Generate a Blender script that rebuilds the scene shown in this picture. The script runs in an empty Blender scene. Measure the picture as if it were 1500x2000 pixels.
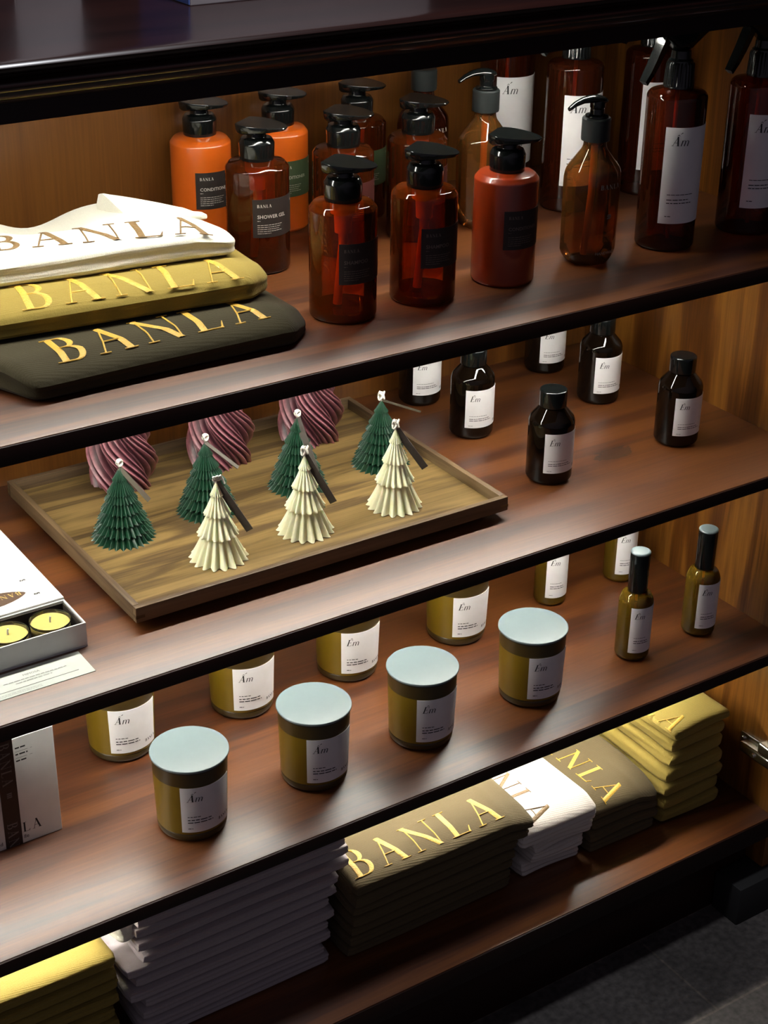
import bpy, bmesh, math, random
from mathutils import Vector, Matrix
random.seed(7)
SC = bpy.context.scene
COL = SC.collection
PI = math.pi
ZS = 0.245                                   # floor at z = 0
Z2, Z3, Z4, Z5 = 0.6610+ZS, 0.4078+ZS, 0.1584+ZS, -0.0985+ZS   # shelf tops
ZC = 0.909+ZS                                # underside of the counter
YB = 0.428                                   # back panel

# ---------------------------------------------------------------- camera
cam = bpy.data.cameras.new('camera'); co = bpy.data.objects.new('camera', cam); COL.objects.link(co)
co.location = (-1.3497, -1.1084, 1.2+ZS)
co.rotation_euler = (math.radians(62.5425), math.radians(-0.7876), math.radians(-33.483))
cam.sensor_fit = 'VERTICAL'; cam.sensor_height = 24.0; cam.lens = 3161.67/2000*24.0
cam.clip_start = 0.05
SC.camera = co
# ---------------------------------------------------------------- world, lamps, exposure
WORLD_COL = (0.68, 0.61, 0.76); WORLD_STR = 0.145    # the shop's windows, up and to the left of the viewer
YS = 0.160                                   # distance of the strips behind the shelf front
STRIP = 125.0                                 # radiance of the led strips
STRIP_COL = (1.0, 0.97, 0.86)
w = bpy.data.worlds.new('world'); SC.world = w; w.use_nodes = True
bg = w.node_tree.nodes['Background']; bg.inputs[0].default_value = (*WORLD_COL, 1); bg.inputs[1].default_value = WORLD_STR
_n, _l = w.node_tree.nodes, w.node_tree.links
_tc = _n.new('ShaderNodeTexCoord'); _dp = _n.new('ShaderNodeVectorMath'); _dp.operation = 'DOT_PRODUCT'; _dp.inputs[1].default_value = (-0.55, -0.72, 0.42)
_mr = _n.new('ShaderNodeMapRange'); _mr.interpolation_type = 'SMOOTHSTEP'; _mr.inputs[1].default_value = 0.15; _mr.inputs[2].default_value = 1.0; _mr.inputs[3].default_value = 0.055*WORLD_STR; _mr.inputs[4].default_value = WORLD_STR
_l.new(_tc.outputs['Generated'], _dp.inputs[0]); _l.new(_dp.outputs['Value'], _mr.inputs[0]); _l.new(_mr.outputs[0], bg.inputs[1])
SC.view_settings.view_transform = 'Standard'; SC.view_settings.look = 'None'
SC.view_settings.gamma = 1; SC.view_settings.use_curve_mapping = False
SC.view_settings.exposure = 0.0
SC.cycles.transparent_max_bounces = 40

# ceiling lamp of the shop above the counter
la = bpy.data.lights.new('ceiling_lamp', 'AREA'); la.shape = 'DISK'; la.size = 0.14; la.energy = 9.5; la.color = (0.93, 0.95, 1.0)
lo = bpy.data.objects.new('ceiling_lamp', la); COL.objects.link(lo); lo.location = (-0.70, -0.15, 2.05)
# ---------------------------------------------------------------- materials
def nt(name):
    m = bpy.data.materials.new(name); m.use_nodes = True
    n = m.node_tree.nodes; return m, n, m.node_tree.links, n['Principled BSDF']
def pmat(name, col, rough=0.5, metal=0, spec=0.5, coat=0, coatr=0.05, sss=0, bump=None, sheen=0, trans=0):
    m, n, l, b = nt(name)
    b.inputs['Base Color'].default_value = (*col, 1); b.inputs['Roughness'].default_value = rough
    b.inputs['Metallic'].default_value = metal; b.inputs['Specular IOR Level'].default_value = spec
    b.inputs['Coat Weight'].default_value = coat; b.inputs['Coat Roughness'].default_value = coatr
    b.inputs['Sheen Weight'].default_value = sheen
    if sss:
        b.inputs['Subsurface Weight'].default_value = sss; b.inputs['Subsurface Radius'].default_value = (0.012, 0.009, 0.005); b.inputs['Subsurface Scale'].default_value = 0.6
    tc = n.new('ShaderNodeTexCoord'); nz = n.new('ShaderNodeTexNoise')
    nz.inputs['Scale'].default_value = bump[0] if bump else 60.0
    l.new(tc.outputs['Object'], nz.inputs['Vector'])
    # faint uneven tone so that no surface is perfectly flat
    mx = n.new('ShaderNodeMix'); mx.data_type = 'RGBA'
    mx.inputs[6].default_value = (*[c*0.93 for c in col], 1); mx.inputs[7].default_value = (*[min(1, c*1.06) for c in col], 1)
    l.new(nz.outputs['Fac'], mx.inputs[0]); l.new(mx.outputs[2], b.inputs['Base Color'])
    if bump:
        bp = n.new('ShaderNodeBump'); bp.inputs['Strength'].default_value = bump[1]; bp.inputs['Distance'].default_value = 0.002
        l.new(nz.outputs['Fac'], bp.inputs['Height']); l.new(bp.outputs[0], b.inputs['Normal'])
    return m
def wood(name, dark, mid, light, axis='x', rough=0.4, spec=0.5, coat=0, coatr=0.3, scale=1.0, bump=0.08, ring=0.5, knot=None, coatior=1.5):
    m, n, l, b = nt(name)
    tc = n.new('ShaderNodeTexCoord'); mp = n.new('ShaderNodeMapping')
    s = [7*scale, 7*scale, 7*scale]; s['xyz'.index(axis)] = 0.55*scale; mp.inputs['Scale'].default_value = s
    l.new(tc.outputs['Object'], mp.inputs['Vector'])
    n1 = n.new('ShaderNodeTexNoise'); n1.inputs['Scale'].default_value = 2.2; n1.inputs['Detail'].default_value = 6; n1.inputs['Distortion'].default_value = 1.2
    l.new(mp.outputs[0], n1.inputs['Vector'])
    wv = n.new('ShaderNodeMath'); wv.operation = 'MULTIPLY'; wv.inputs[1].default_value = 26
    sn = n.new('ShaderNodeMath'); sn.operation = 'SINE'
    l.new(n1.outputs['Fac'], wv.inputs[0]); l.new(wv.outputs[0], sn.inputs[0])
    fine = n.new('ShaderNodeTexNoise'); mp2 = n.new('ShaderNodeMapping')
    s2 = [420, 420, 420]; s2['xyz'.index(axis)] = 14; mp2.inputs['Scale'].default_value = s2
    l.new(tc.outputs['Object'], mp2.inputs['Vector']); l.new(mp2.outputs[0], fine.inputs['Vector']); fine.inputs['Scale'].default_value = 1.0
    a = n.new('ShaderNodeMath'); a.operation = 'MULTIPLY_ADD'; a.inputs[1].default_value = 0.16*ring; a.inputs[2].default_value = 0.0
    l.new(sn.outputs[0], a.inputs[0])
    a2 = n.new('ShaderNodeMath'); a2.operation = 'ADD'; l.new(a.outputs[0], a2.inputs[0]); l.new(n1.outputs['Fac'], a2.inputs[1])
    a3 = n.new('ShaderNodeMath'); a3.operation = 'MULTIPLY_ADD'; a3.inputs[1].default_value = 0.35; l.new(fine.outputs['Fac'], a3.inputs[0]); l.new(a2.outputs[0], a3.inputs[2])
    sub = n.new('ShaderNodeMath'); sub.operation = 'SUBTRACT'; sub.inputs[1].default_value = 0.175; l.new(a3.outputs[0], sub.inputs[0])
    cr = n.new('ShaderNodeValToRGB'); e = cr.color_ramp.elements
    e[0].position = 0.25; e[0].color = (*dark, 1); e[1].position = 0.78; e[1].color = (*light, 1)
    em = cr.color_ramp.elements.new(0.5); em.color = (*mid, 1)
    l.new(sub.outputs[0], cr.inputs[0])
    outc = cr.outputs[0]
    if knot:
        kn = n.new('ShaderNodeMapping'); kn.vector_type = 'POINT'
        kn.inputs['Location'].default_value = (-knot[0]/0.030, -knot[1]/0.0125, -knot[2]/0.02); kn.inputs['Scale'].default_value = (1/0.030, 1/0.0125, 1/0.02)
        l.new(tc.outputs['Object'], kn.inputs['Vector'])
        ln = n.new('ShaderNodeVectorMath'); ln.operation = 'LENGTH'
        nk = n.new('ShaderNodeTexNoise'); nk.inputs['Scale'].default_value = 1.6; nk.inputs['Detail'].default_value = 4; l.new(kn.outputs[0], nk.inputs['Vector'])
        l.new(kn.outputs[0], ln.inputs[0])
        ad = n.new('ShaderNodeMath'); ad.operation = 'MULTIPLY_ADD'; ad.inputs[1].default_value = 1.4; l.new(nk.outputs['Fac'], ad.inputs[0]); l.new(ln.outputs['Value'], ad.inputs[2])
        kr = n.new('ShaderNodeValToRGB'); ke = kr.color_ramp.elements
        ke[0].position = 0.86; ke[0].color = (0.62, 0.62, 0.62, 1); ke[1].position = 1.0; ke[1].color = (0, 0, 0, 1)
        k3 = kr.color_ramp.elements.new(0.94); k3.color = (0.97, 0.97, 0.97, 1)
        dv = n.new('ShaderNodeMath'); dv.operation = 'MULTIPLY'; dv.inputs[1].default_value = 0.6; l.new(ad.outputs[0], dv.inputs[0])
        l.new(dv.outputs[0], kr.inputs[0])
        mk = n.new('ShaderNodeMix'); mk.data_type = 'RGBA'; mk.inputs[7].default_value = (0.008, 0.006, 0.005, 1)
        l.new(kr.outputs[0], mk.inputs[0]); l.new(outc, mk.inputs[6]); outc = mk.outputs[2]
    l.new(outc, b.inputs['Base Color'])
    b.inputs['Roughness'].default_value = rough; b.inputs['Specular IOR Level'].default_value = spec
    b.inputs['Coat Weight'].default_value = coat; b.inputs['Coat Roughness'].default_value = coatr; b.inputs['Coat IOR'].default_value = coatior
    bp = n.new('ShaderNodeBump'); bp.inputs['Strength'].default_value = bump; bp.inputs['Distance'].default_value = 0.001
    l.new(a3.outputs[0], bp.inputs['Height']); l.new(bp.outputs[0], b.inputs['Normal'])
    return m
def tinted(name, tint, diff=None, dw=0.0, rough=0.03, ior=1.5):
    """thin walled coloured container: tinted see-through + gloss + a little body colour"""
    m = bpy.data.materials.new(name); m.use_nodes = True; n = m.node_tree.nodes; l = m.node_tree.links; n.clear()
    out = n.new('ShaderNodeOutputMaterial'); tr = n.new('ShaderNodeBsdfTransparent'); tr.inputs[0].default_value = (*tint, 1)
    gl = n.new('ShaderNodeBsdfGlossy'); gl.inputs['Roughness'].default_value = rough
    fr = n.new('ShaderNodeFresnel'); fr.inputs['IOR'].default_value = ior
    di = n.new('ShaderNodeBsdfDiffuse'); di.inputs[0].default_value = (*(diff or tint), 1)
    tc = n.new('ShaderNodeTexCoord'); nz = n.new('ShaderNodeTexNoise'); nz.inputs['Scale'].default_value = 25; l.new(tc.outputs['Object'], nz.inputs['Vector'])
    mr = n.new('ShaderNodeMapRange'); mr.inputs[3].default_value = dw*0.85; mr.inputs[4].default_value = dw*1.15; l.new(nz.outputs['Fac'], mr.inputs[0])
    m1 = n.new('ShaderNodeMixShader'); l.new(mr.outputs[0], m1.inputs[0]); l.new(tr.outputs[0], m1.inputs[1]); l.new(di.outputs[0], m1.inputs[2])
    m2 = n.new('ShaderNodeMixShader'); l.new(fr.outputs[0], m2.inputs[0]); l.new(m1.outputs[0], m2.inputs[1]); l.new(gl.outputs[0], m2.inputs[2])
    l.new(m2.outputs[0], out.inputs[0]); return m
def cloth(name, col, ang=0.5, strength=0.22, sheen=0.06):
    m, n, l, b = nt(name)
    tc = n.new('ShaderNodeTexCoord'); mp = n.new('ShaderNodeMapping'); mp.inputs['Rotation'].default_value = (0.5, 0.0, 0.10)
    wv = n.new('ShaderNodeTexWave'); wv.inputs['Scale'].default_value = 190; wv.bands_direction = 'Y'; wv.inputs['Distortion'].default_value = 1.5; wv.inputs['Detail'].default_value = 2; wv.inputs['Detail Scale'].default_value = 3
    l.new(tc.outputs['Object'], mp.inputs['Vector']); l.new(mp.outputs[0], wv.inputs['Vector'])
    nz = n.new('ShaderNodeTexNoise'); nz.inputs['Scale'].default_value = 900; l.new(tc.outputs['Object'], nz.inputs['Vector'])
    ad = n.new('ShaderNodeMath'); ad.operation = 'ADD'; l.new(wv.outputs['Fac'], ad.inputs[0]); l.new(nz.outputs['Fac'], ad.inputs[1])
    mx = n.new('ShaderNodeMix'); mx.data_type = 'RGBA'; mx.inputs[6].default_value = (*[c*0.86 for c in col], 1); mx.inputs[7].default_value = (*[min(.95, c*1.08) for c in col], 1)
    l.new(nz.outputs['Fac'], mx.inputs[0]); l.new(mx.outputs[2], b.inputs['Base Color'])
    b.inputs['Roughness'].default_value = 0.85; b.inputs['Sheen Weight'].default_value = sheen; b.inputs['Specular IOR Level'].default_value = 0.2
    bp = n.new('ShaderNodeBump'); bp.inputs['Strength'].default_value = strength; bp.inputs['Distance'].default_value = 0.0008
    l.new(ad.outputs[0], bp.inputs['Height']); l.new(bp.outputs[0], b.inputs['Normal']); return m

M = {}
M['shelf'] = wood('shelf_wood', (0.034, 0.0075, 0.0015), (0.100, 0.026, 0.0042), (0.19, 0.060, 0.010), 'x', rough=0.45, spec=0.5, coat=0.78, coatr=0.36, coatior=1.62, ring=0.55, scale=0.8)
M['shelf_knot'] = wood('shelf_wood_knot', (0.034, 0.0075, 0.0015), (0.100, 0.026, 0.0042), (0.19, 0.060, 0.010), 'x', rough=0.45, spec=0.5, coat=0.78, coatr=0.36, coatior=1.62, ring=0.55, scale=0.8, knot=(-0.1945+0.875, 0.1395-0.2, Z3))
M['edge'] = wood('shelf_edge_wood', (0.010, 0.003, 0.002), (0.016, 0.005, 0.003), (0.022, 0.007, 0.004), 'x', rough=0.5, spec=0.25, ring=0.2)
M['back'] = wood('back_panel_wood', (0.055, 0.016, 0.003), (0.105, 0.036, 0.006), (0.165, 0.064, 0.011), 'z', rough=0.38, spec=0.4, coat=0.25, coatr=0.3, ring=0.35, scale=1.0)
M['side'] = wood('side_panel_wood', (0.065, 0.019, 0.0025), (0.135, 0.046, 0.006), (0.24, 0.098, 0.014), 'z', rough=0.36, spec=0.4, coat=0.25, coatr=0.3, ring=0.7, scale=1.3)
M['counter'] = wood('counter_wood', (0.008, 0.002, 0.0015), (0.016, 0.004, 0.003), (0.024, 0.006, 0.004), 'x', rough=0.30, spec=0.5, coat=0.4, coatr=0.16, ring=0.15, bump=0.02)
M['tray'] = wood('tray_walnut', (0.070, 0.042, 0.018), (0.155, 0.098, 0.034), (0.25, 0.162, 0.058), 'x', rough=0.5, spec=0.35, ring=0.8, scale=1.7)
M['tray_rim'] = wood('tray_rim_walnut', (0.065, 0.040, 0.022), (0.14, 0.090, 0.045), (0.21, 0.140, 0.072), 'x', rough=0.5, spec=0.35, ring=0.7, scale=1.3)
M['tray_rim_y'] = wood('tray_side_walnut', (0.065, 0.040, 0.022), (0.14, 0.090, 0.045), (0.21, 0.140, 0.072), 'y', rough=0.5, spec=0.35, ring=0.7, scale=1.3)
M['black_plastic'] = pmat('black_plastic', (0.004, 0.005, 0.005), rough=0.13, spec=0.5)
M['matt_black'] = pmat('matt_black_plastic', (0.018, 0.022, 0.022), rough=0.42, spec=0.4)
M['amber'] = tinted('amber_container', (0.72, 0.24, 0.05), (0.50, 0.09, 0.01), 0.11, ior=1.5)
M['amber_dark'] = tinted('dark_amber_container', (0.42, 0.12, 0.045), (0.25, 0.05, 0.01), 0.12)
M['amber_red'] = tinted('brown_red_container', (0.40, 0.11, 0.05), (0.12, 0.025, 0.008), 0.16)
M['amber_brown'] = tinted('brown_amber_container', (0.60, 0.30, 0.11), (0.35, 0.14, 0.03), 0.16)
M['amber_base'] = tinted('thick_amber_base', (0.30, 0.07, 0.02), (0.10, 0.02, 0.004), 0.25)
M['green_amber'] = tinted('green_brown_glass', (0.62, 0.40, 0.08), (0.36, 0.21, 0.018), 0.22)
M['black_glass'] = tinted('black_brown_glass', (0.07, 0.035, 0.018), (0.006, 0.0035, 0.002), 0.6)
M['orange_cream'] = pmat('orange_cream', (0.60, 0.105, 0.006), rough=0.35, spec=0.5, coat=1.0, coatr=0.03)
M['red_cream'] = pmat('red_orange_cream', (0.24, 0.024, 0.0015), rough=0.35, spec=0.5, coat=1.0, coatr=0.03)
M['tube_orange'] = pmat('pump_insert_plastic', (0.80, 0.30, 0.10), rough=0.5)
M['label_dark'] = pmat('dark_label_paper', (0.022, 0.016, 0.014), rough=0.5)
M['label_green'] = pmat('green_label_paper', (0.045, 0.070, 0.030), rough=0.5)
M['label_red'] = pmat('dark_red_label_paper', (0.060, 0.012, 0.010), rough=0.5)
M['label_white'] = pmat('white_label_paper', (0.80, 0.79, 0.80), rough=0.6)
M['ink'] = pmat('black_ink', (0.012, 0.012, 0.015), rough=0.6)
M['grey_ink'] = pmat('grey_ink', (0.16, 0.15, 0.15), rough=0.6)
M['white_ink'] = pmat('pale_ink', (0.55, 0.50, 0.45), rough=0.6)
M['faint_ink'] = pmat('faint_ink', (0.16, 0.13, 0.11), rough=0.6)
M['print_white'] = pmat('white_screen_print', (0.8, 0.8, 0.78), rough=0.6)
M['print_grey'] = pmat('worn_screen_print', (0.28, 0.24, 0.2), rough=0.6)
M['candle_glass'] = pmat('frosted_olive_glass', (0.170, 0.105, 0.006), rough=0.34, spec=0.5)
M['candle_glass_dark'] = pmat('frosted_olive_glass_clear_of_wax', (0.050, 0.032, 0.008), rough=0.34, spec=0.5)
M['lid_metal'] = pmat('satin_silver_lid', (0.165, 0.215, 0.228), rough=0.36, metal=0.0, spec=0.5)
M['lid_rim'] = pmat('lid_gasket', (0.02, 0.02, 0.02), rough=0.4)
M['wax_white'] = pmat('ivory_wax', (0.93, 0.94, 0.64), rough=0.42, sss=0.15)
def ridge_highlight_wax(name, low, high, rough):  # paler high colour paints light caught on the ridges over the darker low
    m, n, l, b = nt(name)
    at = n.new('ShaderNodeAttribute'); at.attribute_name = 'ridge_highlight'
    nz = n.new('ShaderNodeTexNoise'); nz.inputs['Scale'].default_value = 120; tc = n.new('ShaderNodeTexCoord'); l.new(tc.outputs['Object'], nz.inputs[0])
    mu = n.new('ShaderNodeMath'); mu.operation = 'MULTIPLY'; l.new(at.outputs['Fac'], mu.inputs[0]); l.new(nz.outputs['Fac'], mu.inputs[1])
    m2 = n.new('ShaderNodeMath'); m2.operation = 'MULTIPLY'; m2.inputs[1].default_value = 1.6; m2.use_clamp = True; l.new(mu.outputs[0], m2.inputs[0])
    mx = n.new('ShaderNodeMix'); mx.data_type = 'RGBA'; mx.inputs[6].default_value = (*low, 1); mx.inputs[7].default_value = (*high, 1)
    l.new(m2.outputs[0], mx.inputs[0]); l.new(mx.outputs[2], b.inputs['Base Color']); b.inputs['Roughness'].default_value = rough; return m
M['wax_green'] = ridge_highlight_wax('green_wax', (0.004, 0.034, 0.015), (0.12, 0.19, 0.15), 0.30)
M['wax_purple'] = ridge_highlight_wax('plum_wax', (0.070, 0.022, 0.030), (0.45, 0.17, 0.20), 0.36)
M['wax_yellow'] = pmat('yellow_wax', (0.60, 0.50, 0.16), rough=0.35, sss=0.3)
M['wick'] = pmat('cotton_wick', (0.80, 0.78, 0.70), rough=0.8)
M['wood_tag'] = pmat('dark_wood_tag', (0.055, 0.045, 0.038), rough=0.55, bump=(300, 0.2))
M['pale_tag'] = pmat('pale_wood_tag', (0.075, 0.062, 0.045), rough=0.55)
M['clear'] = tinted('clear_plastic_cup', (0.97, 0.97, 0.94), (1, 1, 1), 0.02)
M['card'] = pmat('white_card', (0.56, 0.60, 0.56), rough=0.6)
M['box_card'] = pmat('white_box_card', (0.82, 0.82, 0.80), rough=0.45)
M['box_inner'] = pmat('dark_box_lining', (0.035, 0.026, 0.022), rough=0.7)
M['ribbon'] = pmat('dark_brown_band', (0.020, 0.010, 0.009), rough=0.45)
M['leaf'] = pmat('brown_leaf_print', (0.10, 0.060, 0.040), rough=0.6)
M['gold'] = pmat('gold_print', (0.62, 0.42, 0.12), rough=0.5)
M['gold_thread'] = pmat('golden_embroidery', (0.60, 0.37, 0.055), rough=0.45, bump=(500, 0.5))
M['bronze_thread'] = pmat('bronze_embroidery', (0.20, 0.125, 0.055), rough=0.5, bump=(500, 0.5))
M['cloth_dark'] = cloth('dark_olive_jersey', (0.038, 0.031, 0.014))
M['cloth_olive'] = cloth('olive_jersey', (0.28, 0.205, 0.045))
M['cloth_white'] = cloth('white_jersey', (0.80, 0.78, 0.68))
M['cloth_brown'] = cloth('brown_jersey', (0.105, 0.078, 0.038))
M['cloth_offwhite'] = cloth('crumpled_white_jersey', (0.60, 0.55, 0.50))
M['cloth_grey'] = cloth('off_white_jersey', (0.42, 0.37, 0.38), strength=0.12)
M['chrome'] = pmat('nickel_metal', (0.72, 0.70, 0.60), rough=0.22, metal=1)
M['alu'] = pmat('aluminium_housing', (0.6, 0.6, 0.6), rough=0.4, metal=1)
M['blue_card'] = pmat('blue_box_card', (0.10, 0.20, 0.62), rough=0.4)
M['grey_card'] = pmat('pale_box_card', (0.60, 0.55, 0.56), rough=0.5)
M['slate'] = pmat('dark_slate_block', (0.012, 0.012, 0.012), rough=0.7)
def emis(name, col, s):
    m, n, l, b = nt(name); b.inputs['Base Color'].default_value = (0.8, 0.8, 0.8, 1)
    b.inputs['Emission Color'].default_value = (*col, 1); b.inputs['Emission Strength'].default_value = s; return m
M['led'] = emis('led_diffuser', STRIP_COL, STRIP)
def floor_mat():
    m, n, l, b = nt('dark_stone_tiles')
    tc = n.new('ShaderNodeTexCoord'); mp = n.new('ShaderNodeMapping'); mp.inputs['Location'].default_value = (0.03, 0.115, 0)
    br = n.new('ShaderNodeTexBrick'); br.offset = 0.5; br.inputs['Scale'].default_value = 1.0
    br.inputs['Brick Width'].default_value = 0.30; br.inputs['Row Height'].default_value = 0.145; br.inputs['Mortar Size'].default_value = 0.0016
    br.inputs['Color1'].default_value = (0.075, 0.066, 0.062, 1); br.inputs['Color2'].default_value = (0.070, 0.063, 0.060, 1); br.inputs['Mortar'].default_value = (0.12, 0.10, 0.085, 1)
    l.new(tc.outputs['Object'], mp.inputs[0]); l.new(mp.outputs[0], br.inputs[0])
    nz = n.new('ShaderNodeTexNoise'); nz.inputs['Scale'].default_value = 120; nz.inputs['Detail'].default_value = 6; l.new(tc.outputs['Object'], nz.inputs[0])
    n2 = n.new('ShaderNodeTexNoise'); n2.inputs['Scale'].default_value = 9; n2.inputs['Detail'].default_value = 4; l.new(tc.outputs['Object'], n2.inputs[0])
    mu = n.new('ShaderNodeMath'); mu.operation = 'MULTIPLY'; l.new(nz.outputs['Fac'], mu.inputs[0]); l.new(n2.outputs['Fac'], mu.inputs[1])
    mr = n.new('ShaderNodeMapRange'); mr.inputs[1].default_value = 0.1; mr.inputs[2].default_value = 0.45; mr.inputs[3].default_value = 0.35; mr.inputs[4].default_value = 1.6
    l.new(mu.outputs[0], mr.inputs[0])
    mx = n.new('ShaderNodeVectorMath'); mx.operation = 'SCALE'; l.new(br.outputs['Color'], mx.inputs[0]); l.new(mr.outputs[0], mx.inputs['Scale'])
    l.new(mx.outputs[0], b.inputs['Base Color']); b.inputs['Roughness'].default_value = 0.6
    bp = n.new('ShaderNodeBump'); bp.inputs['Strength'].default_value = 0.4; bp.inputs['Distance'].default_value = 0.001
    l.new(nz.outputs['Fac'], bp.inputs['Height']); l.new(bp.outputs[0], b.inputs['Normal']); return m
M['floor'] = floor_mat()

# ---------------------------------------------------------------- object helpers
def thing(name, label, cat, loc=(0, 0, 0), group=None, rz=0):
    o = bpy.data.objects.new(name, None); COL.objects.link(o); o.location = loc; o.rotation_euler = (0, 0, rz)
    o.empty_display_size = 0.02; tag(o, label, cat, group); return o
def tag(o, label, cat, group=None):
    o['label'] = label; o['category'] = cat
    if group: o['group'] = group
    return o
def obj(name, bm, mat, parent=None, smooth=True, world=False, label=None):
    if world and parent is not None:
        L = Vector(parent.location)
        if parent.rotation_euler.z: bm.transform(Matrix.Rotation(-parent.rotation_euler.z, 4, 'Z') @ Matrix.Translation(-L))
        else: bm.transform(Matrix.Translation(-L))
    me = bpy.data.meshes.new(name)
    bm.normal_update(); bm.to_mesh(me); bm.free()
    me.materials.append(M[mat] if isinstance(mat, str) else mat)
    if smooth:
        me.polygons.foreach_set('use_smooth', [True]*len(me.polygons))
        me.set_sharp_from_angle(angle=math.radians(38))
    o = bpy.data.objects.new(name, me); COL.objects.link(o)
    if parent is not None: o.parent = parent
    if label: o['label'] = label
    return o
def kids(o): return [c for c in COL.objects if c.parent == o]
def copy_tree(o, parent=None):
    c = o.copy(); COL.objects.link(c); c.parent = parent
    for k in kids(o): copy_tree(k, c)
    return c
def place(proto, used, loc, label, group=None, rz=None):
    if proto.name in used: o = copy_tree(proto)
    else: o = proto; used.add(proto.name)
    o.location = loc
    if rz is not None: o.rotation_euler = (0, 0, rz)
    o['label'] = label
    if group: o['group'] = group
    return o
USED = set()
def box(bm, x0, x1, y0, y1, z0, z1, bev=0.0, seg=2):
    vs = [bm.verts.new((x, y, z)) for x in (x0, x1) for y in (y0, y1) for z in (z0, z1)]
    f = [(0, 1, 3, 2), (4, 6, 7, 5), (0, 4, 5, 1), (2, 3, 7, 6), (0, 2, 6, 4), (1, 5, 7, 3)]
    fs = [bm.faces.new([vs[i] for i in q]) for q in f]
    if bev:
        es = list({e for q in fs for e in q.edges})
        bmesh.ops.bevel(bm, geom=es, offset=bev, segments=seg, profile=0.5, affect='EDGES')
    return bm
def bx(*a, bev=0.0, seg=2): return box(bmesh.new(), *a, bev=bev, seg=seg)
def lathe(prof, n=48, bm=None, cx=0, cy=0, close=True, rfun=None):
    """profile of (r, z) from bottom to top; r = 0 makes a pole"""
    bm = bm or bmesh.new(); rings = []
    for r, z in prof:
        if r <= 1e-6: rings.append([bm.verts.new((cx, cy, z))])
        else:
            rings.append([bm.verts.new((cx+(rfun(r, z, 2*PI*i/n) if rfun else r)*math.cos(2*PI*i/n), cy+(rfun(r, z, 2*PI*i/n) if rfun else r)*math.sin(2*PI*i/n), z)) for i in range(n)])
    for a, b in zip(rings, rings[1:]):
        for i in range(n):
            j = (i+1) % n
            if len(a) == 1 and len(b) == 1: continue
            if len(a) == 1: bm.faces.new((a[0], b[j], b[i]))
            elif len(b) == 1: bm.faces.new((a[i], a[j], b[0]))
            else: bm.faces.new((a[i], a[j], b[j], b[i]))
    if close:
        if len(rings[0]) > 1: bm.faces.new(rings[0][::-1])
        if len(rings[-1]) > 1: bm.faces.new(rings[-1])
    return bm
def rnd(pts, r, k=4):
    """round the inner corners of a profile"""
    out = [pts[0]]
    for a, b, c in zip(pts, pts[1:], pts[2:]):
        A, B, C = Vector(a), Vector(b), Vector(c)
        d = min(r, (A-B).length*0.45, (C-B).length*0.45)
        p, q = B+(A-B).normalized()*d, B+(C-B).normalized()*d
        for i in range(k+1):
            t = i/k; out.append(tuple(p*(1-t)**2+B*2*t*(1-t)+q*t*t))
    out.append(pts[-1]); return out
def tube(bm, pts, r, n=8, cap=True):
    pts = [Vector(p) for p in pts]; rings = []; up = Vector((0, 0, 1))
    rr = r if isinstance(r, (list, tuple)) else [r]*len(pts)
    for i, p in enumerate(pts):
        d = (pts[min(i+1, len(pts)-1)]-pts[max(i-1, 0)]).normalized()
        a = d.cross(up if abs(d.z) < 0.95 else Vector((1, 0, 0))).normalized(); b = d.cross(a)
        rings.append([bm.verts.new(p+(a*math.cos(2*PI*k/n)+b*math.sin(2*PI*k/n))*rr[i]) for k in range(n)])
    for a, b in zip(rings, rings[1:]):
        for k in range(n): bm.faces.new((a[k], a[(k+1) % n], b[(k+1) % n], b[k]))
    if cap: bm.faces.new(rings[0][::-1]); bm.faces.new(rings[-1])
    return bm
def loft(bm, rings, cap=True):
    R = [[bm.verts.new(p) for p in r] for r in rings]; n = len(R[0])
    for a, b in zip(R, R[1:]):
        for k in range(n): bm.faces.new((a[k], a[(k+1) % n], b[(k+1) % n], b[k]))
    if cap: bm.faces.new(R[0][::-1]); bm.faces.new(R[-1])
    return bm
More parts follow.
